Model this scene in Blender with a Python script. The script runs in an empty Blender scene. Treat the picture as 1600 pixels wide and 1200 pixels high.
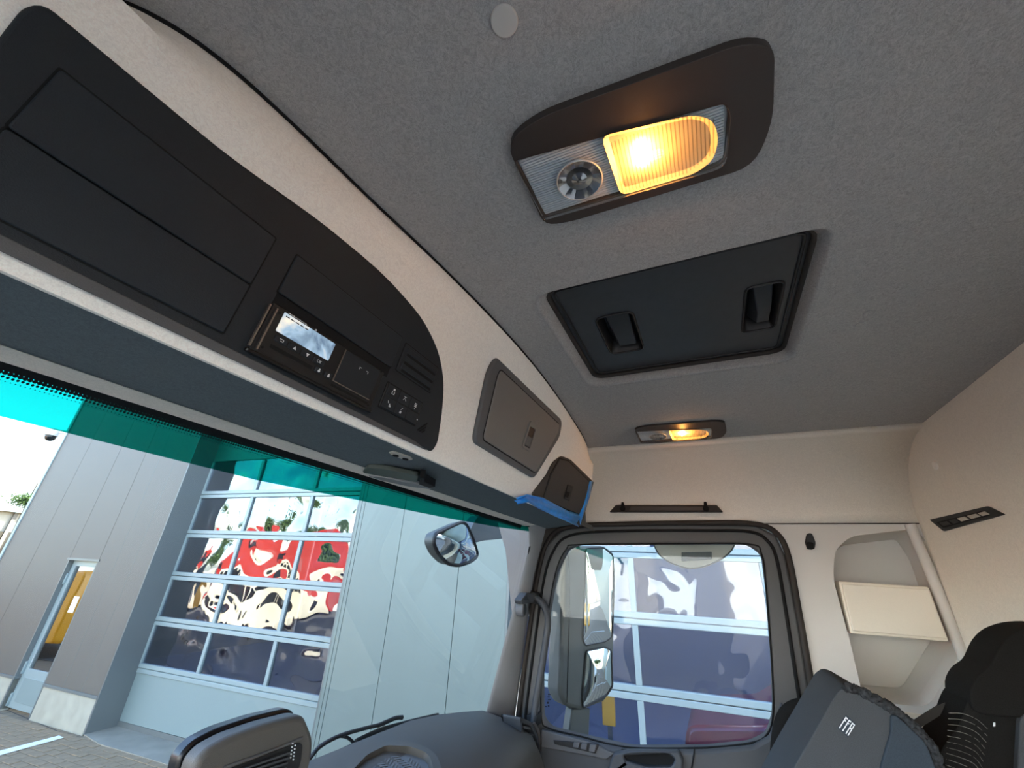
import bpy, bmesh, math, random
from mathutils import Vector, Matrix
random.seed(7)
SC = bpy.context.scene
COL = SC.collection
PI = math.pi

# ------------------------------------------------------------------ camera, sky, sun, exposure
CR = Vector((0.41200742, -0.90994043, 0.04752161))      # camera right
CU = Vector((-0.40587765, -0.13658151, 0.90366411))     # camera up
CF = Vector((0.81578993, 0.39160428, 0.42559708))       # camera forward
FPX = 635.8
cd = bpy.data.cameras.new('camera'); cam = bpy.data.objects.new('camera', cd); COL.objects.link(cam)
cd.sensor_width = 36.0; cd.lens = 36.0 * FPX / 1600.0; cd.clip_start = 0.01; cd.clip_end = 500
cam.matrix_world = Matrix(((CR.x, CU.x, -CF.x, 0), (CR.y, CU.y, -CF.y, 0), (CR.z, CU.z, -CF.z, 0), (0, 0, 0, 1)))
SC.camera = cam

W = bpy.data.worlds.new('sky'); SC.world = W; W.use_nodes = True
nt = W.node_tree; nt.nodes.clear()
sky = nt.nodes.new('ShaderNodeTexSky'); sky.sky_type = 'NISHITA'; sky.sun_disc = False
SUN_EL, SUN_AZ = math.radians(38), math.radians(-35)        # azimuth measured from +X towards +Y
sky.sun_elevation = SUN_EL; sky.sun_rotation = PI / 2 - SUN_AZ
sky.air_density = 1.0; sky.dust_density = 1.3; sky.ozone_density = 1.2
bg = nt.nodes.new('ShaderNodeBackground'); bg.inputs['Strength'].default_value = 0.34
wo = nt.nodes.new('ShaderNodeOutputWorld')
nt.links.new(sky.outputs[0], bg.inputs[0]); nt.links.new(bg.outputs[0], wo.inputs[0])
sd = bpy.data.lights.new('sun', 'SUN'); sd.energy = 10.0; sd.angle = 0.01; sd.color = (1, .93, .82)
so = bpy.data.objects.new('sun', sd); COL.objects.link(so)
sdir = Vector((math.cos(SUN_EL) * math.cos(SUN_AZ), math.cos(SUN_EL) * math.sin(SUN_AZ), math.sin(SUN_EL)))
so.rotation_euler = sdir.to_track_quat('Z', 'Y').to_euler()
so.location = (8, 3, 9)
SC.view_settings.view_transform = 'Standard'; SC.view_settings.look = 'None'
SC.view_settings.exposure = 2.06; SC.view_settings.gamma = 1.0; SC.view_settings.use_curve_mapping = False
SC.cycles.max_bounces = 10; SC.cycles.diffuse_bounces = 6; SC.cycles.transparent_max_bounces = 16
SC.cycles.sample_clamp_indirect = 6.0; SC.cycles.caustics_reflective = False; SC.cycles.caustics_refractive = False
SC.cycles.use_denoising = True

# ------------------------------------------------------------------ helpers: rays, frames, meshes
def ray(px, py): return CR * ((px - 800) / FPX) + CU * ((600 - py) / FPX) + CF

class Fr:
    """plane frame: point = o + a*u + b*v + w*n"""
    def __init__(s, o, u, v, n): s.o, s.u, s.v, s.n = Vector(o), Vector(u), Vector(v), Vector(n).normalized()
    def p(s, a, b, w=0.0): return s.o + s.u * a + s.v * b + s.n * w
    def at(s, px, py, w=0.0):
        d = ray(px, py); k = (s.n.dot(s.o) + w) / s.n.dot(d); q = d * k - s.o
        # solve in-plane coordinates
        uu, uv, vv = s.u.dot(s.u), s.u.dot(s.v), s.v.dot(s.v); qu, qv = q.dot(s.u), q.dot(s.v)
        det = uu * vv - uv * uv
        return ((qu * vv - qv * uv) / det, (qv * uu - qu * uv) / det)
    def poly(s, pts, w=0.0): return [s.at(x, y, w) for x, y in pts]

CON = Fr((0, .506, 0), (1, 0, 0), (0, -.23, 1), (0, -1, -.23))        # overhead console face (a = x, b = z)
CEI = Fr((0, 0, .52), (0, 1, 0), (1, 0, 0), (0, 0, -1))               # ceiling (a = y, b = x, w down)
def SID(X): return Fr((X, 0, 0), (0, 1, 0), (0, 0, 1), (-1, 0, 0))    # right side (a = y, b = z, w inwards)
REA = Fr((0, -.69, 0), (1, 0, 0), (0, 0, 1), (0, 1, 0))               # back wall (a = x, b = z)
WIN = Fr((0, .79, 0), (1, 0, 0), (0, -.27, 1), (0, -1, -.27))         # windscreen
_n = Vector((-1, -.078, 0)).normalized(); _u = Vector((-.078, 1, 0)).normalized()
_fo = Vector((5.52 / (1 + .078 ** 2), 5.52 * .078 / (1 + .078 ** 2), 0))
FAC = Fr(_fo, _u, (0, 0, 1), _n)                                       # workshop front (a along, b = z, w towards the truck)
GZ = -2.43                                                             # yard level

def link(name, me, mat=None, parent=None):
    o = bpy.data.objects.new(name, me); COL.objects.link(o)
    if mat is not None:
        for m in (mat if isinstance(mat, (list, tuple)) else [mat]): me.materials.append(m)
    if parent is not None: o.parent = parent
    return o
def tag(o, label=None, cat=None, group=None, kind=None):
    if label: o['label'] = label
    if cat: o['category'] = cat
    if group: o['group'] = group
    if kind: o['kind'] = kind
    return o
def thing(name, label, cat, loc=(0, 0, 0), group=None):
    o = bpy.data.objects.new(name, None); COL.objects.link(o); o.location = loc; o.empty_display_size = .05
    return tag(o, label, cat, group)
def finish(name, bm, mat, parent=None, bevel=0, smooth=True, seg=2, ang=35):
    bmesh.ops.remove_doubles(bm, verts=bm.verts, dist=1e-6)
    bmesh.ops.recalc_face_normals(bm, faces=bm.faces)
    me = bpy.data.meshes.new(name)
    off = Vector(parent_loc(parent))
    if off.length > 0: bmesh.ops.translate(bm, verts=bm.verts, vec=-off)
    bm.to_mesh(me); bm.free()
    if smooth:
        for p in me.polygons: p.use_smooth = True
        me.set_sharp_from_angle(angle=math.radians(ang))
    o = link(name, me, mat, parent)
    if bevel:
        b = o.modifiers.new('bevel', 'BEVEL'); b.width = bevel; b.segments = seg; b.limit_method = 'ANGLE'; b.angle_limit = math.radians(40)
    return o
def parent_loc(p):
    l = Vector((0, 0, 0))
    while p is not None: l += p.location; p = p.parent
    return l
def rnd(pts, r, seg=4):
    """round the corners of a polygon; r is one radius or one per corner"""
    out = []; n = len(pts)
    for i in range(n):
        rr = r[i] if isinstance(r, (list, tuple)) else r
        p0, p1, p2 = Vector(pts[i - 1]), Vector(pts[i]), Vector(pts[(i + 1) % n])
        a, b = (p0 - p1), (p2 - p1)
        if rr <= 0 or a.length < 1e-9 or b.length < 1e-9: out.append(tuple(p1)); continue
        d = min(rr, a.length * .45, b.length * .45); A, B = p1 + a.normalized() * d, p1 + b.normalized() * d
        for k in range(seg + 1):
            t = k / seg; q = A * (1 - t) ** 2 + p1 * 2 * t * (1 - t) + B * t * t; out.append((q.x, q.y))
    return out
def rect(a0, a1, b0, b1, r=0, seg=4): return rnd([(a0, b0), (a1, b0), (a1, b1), (a0, b1)], r, seg)
def circ(a, b, r, n=20, rb=None): return [(a + r * math.cos(2 * PI * k / n), b + (rb or r) * math.sin(2 * PI * k / n)) for k in range(n)]
def shrink(pts, d):
    c = Vector((sum(p[0] for p in pts) / len(pts), sum(p[1] for p in pts) / len(pts)))
    out = []; n = len(pts)
    area = sum(pts[i - 1][0] * pts[i][1] - pts[i][0] * pts[i - 1][1] for i in range(n)); sg = 1 if area > 0 else -1
    for i in range(n):
        p0, p1, p2 = Vector(pts[i - 1]), Vector(pts[i]), Vector(pts[(i + 1) % n])
        e = (p2 - p0)
        if e.length < 1e-9: out.append(tuple(p1)); continue
        e.normalize(); out.append((p1.x - e.y * sg * d, p1.y + e.x * sg * d))
    return out
def slab_bm(bm, F, pts, w0, w1, holes=()):
    es = []; loops = [pts] + list(holes); n0 = []
    for lp in loops:
        vs = [bm.verts.new(F.p(a, b, w0)) for a, b in lp]
        for i in range(len(vs)): es.append(bm.edges.new((vs[i - 1], vs[i])))
    if not holes:
        fs = [bm.faces.new([e.verts[1] for e in es])] if len(pts) > 2 else []
    else:
        r = bmesh.ops.triangle_fill(bm, use_beauty=True, use_dissolve=False, edges=es)
        fs = [g for g in r['geom'] if isinstance(g, bmesh.types.BMFace)]
    ex = bmesh.ops.extrude_face_region(bm, geom=fs, use_keep_orig=True)
    nv = [g for g in ex['geom'] if isinstance(g, bmesh.types.BMVert)]
    bmesh.ops.translate(bm, verts=nv, vec=F.n * (w1 - w0))
def slab(name, F, pts, w0, w1, mat, parent=None, holes=(), bevel=0, seg=2):
    bm = bmesh.new(); slab_bm(bm, F, pts, w0, w1, holes); return finish(name, bm, mat, parent, bevel, True, seg)
def box(name, F, a0, a1, b0, b1, w0, w1, mat, parent=None, bevel=0):
    return slab(name, F, [(a0, b0), (a1, b0), (a1, b1), (a0, b1)], w0, w1, mat, parent, (), bevel)
WORLD = Fr((0, 0, 0), (1, 0, 0), (0, 1, 0), (0, 0, 1))
def wbox(name, x0, x1, y0, y1, z0, z1, mat, parent=None, bevel=0): return box(name, WORLD, x0, x1, y0, y1, z0, z1, mat, parent, bevel)
def loft_bm(bm, rows, closed=False, cap=False):
    vr = [[bm.verts.new(p) for p in r] for r in rows]
    for i in range(len(vr) - 1):
        a, b = vr[i], vr[i + 1]; n = len(a)
        for j in range(n if closed else n - 1):
            k = (j + 1) % n; bm.faces.new((a[j], a[k], b[k], b[j]))
    if cap: bm.faces.new(vr[0]); bm.faces.new(vr[-1])
def loft(name, rows, mat, parent=None, closed=False, cap=False, thick=0, ang=35, bevel=0):
    bm = bmesh.new(); loft_bm(bm, rows, closed, cap)
    o = finish(name, bm, mat, parent, bevel, True, 2, ang)
    if thick:
        s = o.modifiers.new('solid', 'SOLIDIFY'); s.thickness = thick; s.offset = 0
    return o
def tube_bm(bm, pts, r, n=8, closed=False, flat=None):
    pts = [Vector(p) for p in pts]; rows = []; m = len(pts); up = None
    for i in range(m):
        if closed: t = pts[(i + 1) % m] - pts[i - 1]
        else: t = pts[min(i + 1, m - 1)] - pts[max(i - 1, 0)]
        t.normalize()
        if up is None: up = t.orthogonal().normalized() if flat is None else Vector(flat)
        s = t.cross(up).normalized(); up = s.cross(t).normalized()
        rr = r[i] if isinstance(r, (list, tuple)) else r
        if isinstance(rr, tuple): ra, rb = rr
        else: ra = rb = rr
        rows.append([pts[i] + s * ra * math.cos(2 * PI * k / n) + up * rb * math.sin(2 * PI * k / n) for k in range(n)])
    if closed: rows.append(rows[0]); loft_bm(bm, rows, True, False)
    else: loft_bm(bm, rows, True, True)
def tube(name, pts, r, mat, parent=None, n=8, closed=False, flat=None):
    bm = bmesh.new(); tube_bm(bm, pts, r, n, closed, flat); return finish(name, bm, mat, parent, 0, True, 2, 60)
def smooth_path(pts, k=6, closed=False):
    P = [Vector(p) for p in pts]; out = []; n = len(P)
    for i in range(n if closed else n - 1):
        g = lambda j: P[j % n] if closed else P[max(0, min(n - 1, j))]
        p0, p1, p2, p3 = g(i - 1), g(i), g(i + 1), g(i + 2)
        for q in range(k):
            t = q / k; out.append(.5 * (2 * p1 + (p2 - p0) * t + (2 * p0 - 5 * p1 + 4 * p2 - p3) * t * t + (3 * p1 - p0 - 3 * p2 + p3) * t ** 3))
    if not closed: out.append(P[-1])
    return out
def text(name, s, F, a, b, w, size, mat, parent, rot=0):
    c = bpy.data.curves.new(name, 'FONT'); c.body = s; c.size = size; c.align_x = 'CENTER'; c.align_y = 'CENTER'; c.extrude = .0001
    o = bpy.data.objects.new(name, c); COL.objects.link(o); c.materials.append(mat); o.parent = parent
    u = F.u.normalized(); v = F.v.normalized(); n = F.n
    if u.cross(v).dot(n) < 0: u = -u
    ur = u * math.cos(rot) + v * math.sin(rot); vr = n.cross(ur)
    q = F.p(a, b, w) - parent_loc(parent)
    o.matrix_local = Matrix(((ur.x, vr.x, n.x, q.x), (ur.y, vr.y, n.y, q.y), (ur.z, vr.z, n.z, q.z), (0, 0, 0, 1)))
    me = bpy.data.meshes.new_from_object(o.evaluated_get(bpy.context.evaluated_depsgraph_get())); mw = o.matrix_local.copy()
    bpy.data.objects.remove(o, do_unlink=True); o = link(name, me, None, parent); o.matrix_local = mw
    return o

# ------------------------------------------------------------------ materials
def lin(c): return tuple(((x / 255) / 12.92 if x / 255 <= .04045 else ((x / 255 + .055) / 1.055) ** 2.4) for x in c)
def base(name):
    m = bpy.data.materials.new(name); m.use_nodes = True
    return m, m.node_tree, m.node_tree.nodes['Principled BSDF']
def mat(name, rgb, rough=.6, metal=0.0, spec=.5, var=0.0, scale=200.0, bump=0.0, detail=3.0, coat=0.0, stretch=None):
    m, t, b = base(name); c = lin(rgb)
    b.inputs['Base Color'].default_value = (*c, 1); b.inputs['Roughness'].default_value = rough
    b.inputs['Metallic'].default_value = metal; b.inputs['Specular IOR Level'].default_value = spec; b.inputs['Coat Weight'].default_value = coat
    if var or bump:
        tc = t.nodes.new('ShaderNodeTexCoord'); nz = t.nodes.new('ShaderNodeTexNoise')
        nz.inputs['Scale'].default_value = scale; nz.inputs['Detail'].default_value = detail
        if stretch:
            mp = t.nodes.new('ShaderNodeMapping'); mp.inputs['Scale'].default_value = stretch
            t.links.new(tc.outputs['Object'], mp.inputs[0]); t.links.new(mp.outputs[0], nz.inputs['Vector'])
        else: t.links.new(tc.outputs['Object'], nz.inputs['Vector'])
        if var:
            r = t.nodes.new('ShaderNodeValToRGB')
            r.color_ramp.elements[0].position = .3; r.color_ramp.elements[1].position = .7
            r.color_ramp.elements[0].color = (*[max(0, x * (1 - var)) for x in c], 1); r.color_ramp.elements[1].color = (*[min(1, x * (1 + var)) for x in c], 1)
            t.links.new(nz.outputs['Fac'], r.inputs[0]); t.links.new(r.outputs[0], b.inputs['Base Color'])
        if bump:
            bp = t.nodes.new('ShaderNodeBump'); bp.inputs['Strength'].default_value = bump; bp.inputs['Distance'].default_value = .002
            t.links.new(nz.outputs['Fac'], bp.inputs['Height']); t.links.new(bp.outputs[0], b.inputs['Normal'])
    return m
def fabric(name, rgb, var=.22):
    """felt headliner: fine speckle plus a squiggly woven mottling"""
    m, t, b = base(name); c = lin(rgb)
    b.inputs['Roughness'].default_value = .95; b.inputs['Specular IOR Level'].default_value = .15
    tc = t.nodes.new('ShaderNodeTexCoord')
    n1 = t.nodes.new('ShaderNodeTexNoise'); n1.inputs['Scale'].default_value = 900; n1.inputs['Detail'].default_value = 2
    n2 = t.nodes.new('ShaderNodeTexNoise'); n2.inputs['Scale'].default_value = 110; n2.inputs['Detail'].default_value = 4; n2.inputs['Distortion'].default_value = 2.5
    ad = t.nodes.new('ShaderNodeMath'); ad.operation = 'ADD'
    for n in (n1, n2): t.links.new(tc.outputs['Object'], n.inputs['Vector'])
    t.links.new(n1.outputs['Fac'], ad.inputs[0]); t.links.new(n2.outputs['Fac'], ad.inputs[1])
    r = t.nodes.new('ShaderNodeMapRange'); r.inputs[1].default_value = .75; r.inputs[2].default_value = 1.25
    r.inputs[3].default_value = 1 - var; r.inputs[4].default_value = 1 + var
    t.links.new(ad.outputs[0], r.inputs[0])
    mx = t.nodes.new('ShaderNodeMix'); mx.data_type = 'RGBA'; mx.blend_type = 'MULTIPLY'; mx.inputs['Factor'].default_value = 1
    mx.inputs['A'].default_value = (*c, 1); t.links.new(r.outputs[0], mx.inputs['B']); t.links.new(mx.outputs['Result'], b.inputs['Base Color'])
    bp = t.nodes.new('ShaderNodeBump'); bp.inputs['Strength'].default_value = .25; bp.inputs['Distance'].default_value = .001
    t.links.new(ad.outputs[0], bp.inputs['Height']); t.links.new(bp.outputs[0], b.inputs['Normal'])
    return m
def emit(name, rgb, s):
    m, t, b = base(name); b.inputs['Base Color'].default_value = (0, 0, 0, 1)
    b.inputs['Emission Color'].default_value = (*rgb, 1); b.inputs['Emission Strength'].default_value = s; return m
def glass(name, tint=(1, 1, 1), refl=.06, rough=0.0, wave=0.0, wscale=1.0, graz=.5):
    """thin pane: tinted see-through mixed with a mirror-like sheen that grows at grazing angles"""
    m, t, b = base(name); t.nodes.remove(b); out = t.nodes['Material Output']
    tr = t.nodes.new('ShaderNodeBsdfTransparent'); tr.inputs[0].default_value = (*tint, 1)
    gl = t.nodes.new('ShaderNodeBsdfGlossy'); gl.inputs['Roughness'].default_value = rough; gl.inputs['Color'].default_value = (1, 1, 1, 1)
    lw = t.nodes.new('ShaderNodeLayerWeight'); lw.inputs['Blend'].default_value = .25
    mr = t.nodes.new('ShaderNodeMapRange'); mr.inputs[3].default_value = refl; mr.inputs[4].default_value = min(1, refl + graz)
    t.links.new(lw.outputs['Fresnel'], mr.inputs[0])
    mx = t.nodes.new('ShaderNodeMixShader'); t.links.new(mr.outputs[0], mx.inputs[0]); t.links.new(tr.outputs[0], mx.inputs[1]); t.links.new(gl.outputs[0], mx.inputs[2])
    if wave:
        tc = t.nodes.new('ShaderNodeTexCoord'); nz = t.nodes.new('ShaderNodeTexNoise'); nz.inputs['Scale'].default_value = wscale
        nz.inputs['Detail'].default_value = .6; nz.inputs['Distortion'].default_value = .4
        bp = t.nodes.new('ShaderNodeBump'); bp.inputs['Strength'].default_value = 1; bp.inputs['Distance'].default_value = wave
        t.links.new(tc.outputs['Object'], nz.inputs['Vector']); t.links.new(nz.outputs['Fac'], bp.inputs['Height']); t.links.new(bp.outputs[0], gl.inputs['Normal'])
    t.links.new(mx.outputs[0], out.inputs[0]); return m

M = {}
M['head'] = fabric('headliner_felt', (170, 168, 166))  # same felt as the side walls, darkened to paint the dimmer ceiling light
M['conf'] = fabric('console_felt', (252, 248, 240), .08)
M['side'] = fabric('side_felt', (240, 234, 224), .08)  # lighter copy of the ceiling felt, painting the brighter light on the sides
M['plas_l'] = mat('light_grey_plastic', (214, 211, 206), .65, var=.03, scale=600, bump=.15)
M['cream'] = mat('cream_plastic', (238, 230, 214), .55, var=.02, scale=500)
M['dark'] = mat('charcoal_plastic', (19, 28, 35), .62, var=.10, scale=900, bump=.25)
M['lid'] = mat('lid_plastic', (22, 32, 40), .62, var=.12, scale=900, bump=.25)
M['black'] = mat('black_plastic', (16, 17, 18), .55)
M['gap'] = mat('gap_black', (5, 5, 6), .9)
M['gloss'] = mat('gloss_black', (8, 8, 9), .35, coat=.1)
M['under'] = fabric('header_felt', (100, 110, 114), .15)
M['cub'] = mat('compartment_plastic', (122, 120, 118), .6, var=.06, scale=700, bump=.2)
M['cubrim'] = mat('compartment_rim', (92, 94, 97), .6, var=.05, scale=700, bump=.2)
M['cub2'] = mat('small_compartment_plastic', (60, 58, 57), .6, var=.05, scale=700, bump=.2)
M['cap'] = mat('cap_plastic', (196, 194, 190), .6)
M['rubber'] = mat('seal_rubber', (46, 40, 36), .75, var=.12, scale=300)
M['hatch'] = mat('hatch_plastic', (52, 53, 56), .42, var=.08, scale=60, bump=.1)
M['hatchd'] = mat('hatch_dark', (26, 25, 25), .45)
M['bezel'] = mat('lamp_bezel', (58, 50, 46), .5, var=.05, scale=900, bump=.1)
M['doorp'] = mat('door_plastic', (84, 84, 85), .6, var=.06, scale=900, bump=.2)
M['doord'] = mat('door_dark_plastic', (62, 64, 67), .6, var=.06, scale=900, bump=.2)
M['pillar'] = mat('pillar_plastic', (140, 141, 143), .62, var=.03, scale=700, bump=.15)
M['pillar_top'] = mat('pillar_top_plastic', (118, 110, 104), .65, var=.04, scale=700)
M['visor'] = mat('visor_plastic', (84, 90, 84), .6, var=.05, scale=400)
M['dash'] = mat('dash_plastic', (84, 81, 76), .5, var=.05, scale=1200, bump=.3)
M['mat'] = mat('mat_rubber', (112, 114, 114), .7)
M['chrome'] = mat('chrome', (200, 200, 205), .18, 1.0)
M['chromed'] = mat('satin_edge', (150, 140, 132), .3, .8)
M['white'] = mat('white_print', (225, 228, 230), .6)
M['btnl'] = mat('pale_button', (196, 190, 178), .5)
M['blue'] = mat('blue_film', (28, 146, 246), .3, var=.18, scale=40, bump=.5, coat=.3)
M['seatg'] = mat('grey_seat_cloth', (72, 75, 78), .95, spec=.1, var=.14, scale=700, bump=.3)
M['seatb'] = mat('blue_grey_seat_cloth', (58, 66, 74), .95, spec=.1, var=.12, scale=700, bump=.3)
M['seatk'] = mat('black_seat_cloth', (30, 29, 28), .95, spec=.1, var=.25, scale=500, bump=.4)
M['pipe'] = mat('seat_piping', (40, 42, 45), .9, var=.9, scale=160, bump=.6)
M['belt'] = mat('belt_webbing', (52, 49, 46), .8, var=.1, scale=800)
M['thread'] = mat('grey_thread', (120, 118, 112), .8)
M['screen'] = None
M['mirror'] = mat('mirror_glass', (205, 212, 214), .01, 1.0)
M['mirh'] = mat('mirror_housing', (72, 76, 76), .45, var=.05, scale=500)
M['paint'] = mat('cream_paint', (226, 216, 190), .3, coat=.4)
M['clad'] = mat('cladding_metal', (94, 90, 83), .55, .08, var=.02, scale=3)
M['cladd'] = mat('jamb_metal', (106, 111, 110), .42, .25, var=.02, scale=3)
M['cladl'] = mat('pale_cladding_metal', (108, 120, 116), .45, .15, var=.02, scale=3)
M['alu'] = mat('white_aluminium', (138, 152, 152), .4, .1)
M['doorpan'] = mat('door_panel', (126, 141, 140), .4, .1)
M['conc'] = mat('plinth_concrete', (156, 153, 138), .8, var=.10, scale=5, bump=.2)
M['apron'] = mat('apron_concrete', (132, 128, 116), .85, var=.12, scale=4, bump=.2)
M['paver'] = mat('paver', (134, 116, 92), .85, var=.12, scale=9, bump=.3)
M['joint'] = mat('paver_joint', (60, 55, 48), .95)
M['line'] = mat('line_paint', (226, 230, 226), .7, var=.05, scale=30)
M['leaf'] = mat('foliage', (66, 92, 40), .8, var=.5, scale=6, bump=.5)
M['bark'] = mat('bark', (90, 76, 60), .9, var=.2, scale=20)
M['hall'] = mat('hall_render', (226, 224, 216), .8)
M['hallg'] = mat('hall_gate', (200, 204, 206), .6)
M['hallw'] = mat('far_wall', (150, 146, 134), .8)
M['asph'] = mat('asphalt', (74, 73, 72), .9, var=.12, scale=20, bump=.2)
M['rred'] = mat('red_paint', (168, 44, 34), .3, coat=.5)
M['ryel'] = mat('yellow_paint', (240, 166, 30), .3, coat=.5)
M['rwht'] = mat('white_paint', (232, 232, 226), .3, coat=.5)
M['rblu'] = mat('blue_paint', (40, 70, 140), .3, coat=.5)
M['tyre'] = mat('tyre', (24, 24, 24), .8)
M['glz'] = mat('dark_glazing', (22, 28, 34), .05)
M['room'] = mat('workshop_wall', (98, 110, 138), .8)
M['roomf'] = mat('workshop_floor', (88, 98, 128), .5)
M['wglass'] = glass('windscreen_glass', (.96, .985, .98), .004, graz=.05)
M['tint'] = glass('tint_glass', (.05, .46, .39), .004, graz=.05)
M['sglass'] = glass('side_glass', (.95, .98, .985), .015, graz=.2)
M['gpane'] = glass('door_pane_glass', (.42, .46, .56), .14, 0, .045, 1.9, graz=.3)
M['gpane2'] = glass('door_pane_glass_right', (.82, .88, .98), .05, 0, .025, 2.2, graz=.16)
M['dglass'] = glass('entrance_glass', (.35, .38, .42), .35, 0, .004, 1.5)
M['bowl'] = mat('reflector', (250, 230, 190), .5)
M['lampw'] = mat('lamp_plate', (226, 238, 250), .35, .1)
M['lensrib'] = glass('lens_rib_clear', (.86, .84, .80), .10, .05, graz=.2)
M['bulb'] = emit('bulb', (1, .48, .12), 115)
M['tubee'] = emit('tube_light', (.75, .85, 1), 150)  # glow of the tubes added inside the workshop
M['lensclear'] = glass('lens_clear', (.97, .96, .94), .03, .05, graz=.15)

# ------------------------------------------------------------------ setting: cab shell
LX, RX, CX = -.36, 2.0, .82          # side walls, cab centre line
hatch_rec = rnd([(.272, .622), (.272, 1.105), (-.256, 1.105), (-.256, .622)], .05)
ceil_out = [(-.69, LX + .30), (-.69, RX - .30), (.56, RX - .30), (.56, LX + .30)]
slab('ceiling', CEI, ceil_out, -.06, 0, M['head'], None, [hatch_rec])
bpy.data.objects['ceiling']['kind'] = 'structure'
rec_in = rnd([(.247, .657), (.247, 1.092), (-.230, 1.092), (-.230, .657)], .035)
loft('ceiling_recess', [[CEI.p(a, b, 0.0) for a, b in hatch_rec + hatch_rec[:1]],
                        [CEI.p(a, b, -.006) for a, b in shrink(hatch_rec, .008) + shrink(hatch_rec, .008)[:1]],
                        [CEI.p(a, b, -.036) for a, b in rec_in + rec_in[:1]]], M['head'], bpy.data.objects['ceiling'], thick=.002, ang=60)
for o in (bpy.data.objects['ceiling_recess'],): o.name = 'hatch_surround'

def side_curve(X0, sgn):
    return [(X0 - sgn * .30 + sgn * .30 * math.sin(t), .238 + .282 * math.cos(t)) for t in [k * PI / 2 / 12 for k in range(13)]]
def upper_wall(name, X0, sgn):
    ys = [-.71, -.4, 0, .3, .56, .9]
    rows = [[Vector((x, y, z)) for y in ys] for x, z in side_curve(X0, sgn)]
    return tag(loft(name, rows, M['side'], thick=.02, ang=80), kind='structure')
wall_right = upper_wall('wall_right', RX + .01, 1)
wall_left = upper_wall('wall_left', LX - .01, -1)

# back wall with its rounded edge
bm = bmesh.new(); slab_bm(bm, REA, [(LX - .05, -1.55), (RX + .1, -1.55), (RX + .1, .56), (LX - .05, .56)], -.04, 0.0)
wall_back = tag(finish('wall_back', bm, M['side'], None, .012), kind='structure')
tag(wbox('floor', LX, RX + .1, -.7, 1.0, -1.6, -1.55, M['black']), kind='structure')
# windscreen header: felt underside, pale strip
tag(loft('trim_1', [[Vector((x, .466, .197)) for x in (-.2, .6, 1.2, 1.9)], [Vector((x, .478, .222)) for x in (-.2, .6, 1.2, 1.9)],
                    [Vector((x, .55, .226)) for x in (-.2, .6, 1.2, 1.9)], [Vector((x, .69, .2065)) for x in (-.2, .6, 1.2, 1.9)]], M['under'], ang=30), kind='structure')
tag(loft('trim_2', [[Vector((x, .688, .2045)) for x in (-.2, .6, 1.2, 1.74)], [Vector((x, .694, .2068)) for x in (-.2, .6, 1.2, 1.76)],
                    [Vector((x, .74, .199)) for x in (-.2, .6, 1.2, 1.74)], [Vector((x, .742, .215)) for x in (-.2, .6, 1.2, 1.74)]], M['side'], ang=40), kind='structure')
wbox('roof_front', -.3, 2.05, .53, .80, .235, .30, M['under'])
bpy.data.objects['roof_front'].name = 'ceiling_front'; tag(bpy.data.objects['ceiling_front'], kind='structure')

# windscreen: clear pane, tinted band, printed edge
WT, WB = .207, -.62
tint_line = [(-.25, .143), (.16, .143), (.5, .138), (.752, .145), (1.142, .155), (1.5, .168), (1.75, .182), (1.84, .186)]
redge = [(1.84, .15), (1.85, .05), (1.858, -.12), (1.862, -.30), (1.86, -.62)]
wpane = slab('window_1', WIN, tint_line + redge + [(-.25, -.62)], -.004, 0, M['wglass']); tag(wpane, kind='structure')
slab('tinted_band', WIN, [(-.25, WT), (1.70, WT), (1.80, .203)] + tint_line[::-1], -.004, 0, M['tint'], wpane)
def frit_mat():
    m, t, b = base('printed_dots'); t.nodes.remove(b); out = t.nodes['Material Output']
    tc = t.nodes.new('ShaderNodeTexCoord'); sx = t.nodes.new('ShaderNodeSeparateXYZ'); t.links.new(tc.outputs['Object'], sx.inputs[0])
    def ma(op, a, b=None):
        n = t.nodes.new('ShaderNodeMath'); n.operation = op
        for i, v in enumerate((a, b)):
            if v is None: continue
            if isinstance(v, (int, float)): n.inputs[i].default_value = v
            else: t.links.new(v, n.inputs[i])
        return n.outputs[0]
    fx = ma('SUBTRACT', ma('FRACT', ma('MULTIPLY', sx.outputs[0], 230)), .5); fz = ma('SUBTRACT', ma('FRACT', ma('MULTIPLY', sx.outputs[2], 230)), .5)
    d = ma('SQRT', ma('ADD', ma('MULTIPLY', fx, fx), ma('MULTIPLY', fz, fz)))
    rad = ma('MULTIPLY', ma('SUBTRACT', sx.outputs[2], .178), 45.0)
    k = ma('LESS_THAN', d, rad)
    tr = t.nodes.new('ShaderNodeBsdfTransparent'); di = t.nodes.new('ShaderNodeBsdfDiffuse'); di.inputs[0].default_value = (.012, .014, .016, 1)
    mx = t.nodes.new('ShaderNodeMixShader'); t.links.new(k, mx.inputs[0]); t.links.new(tr.outputs[0], mx.inputs[1]); t.links.new(di.outputs[0], mx.inputs[2]); t.links.new(mx.outputs[0], out.inputs[0])
    return m
slab('printed_edge', WIN, [(-.25, WT), (1.7, WT), (1.7, .178), (-.25, .178)], .001, .002, frit_mat(), wpane)
tube('edge_seal', [WIN.p(a, b, .004) for a, b in smooth_path([(1.70, .206, 0), (1.79, .2, 0), (1.832, .17, 0), (1.846, .10, 0), (1.855, -.05, 0), (1.862, -.25, 0), (1.862, -.5, 0)])] if False else
     [WIN.p(q.x, q.y, .004) for q in smooth_path([(1.70, .208, 0), (1.79, .2, 0), (1.832, .17, 0), (1.848, .08, 0), (1.857, -.05, 0), (1.864, -.25, 0), (1.864, -.52, 0)])], .0035, M['gap'], wpane)

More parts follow.
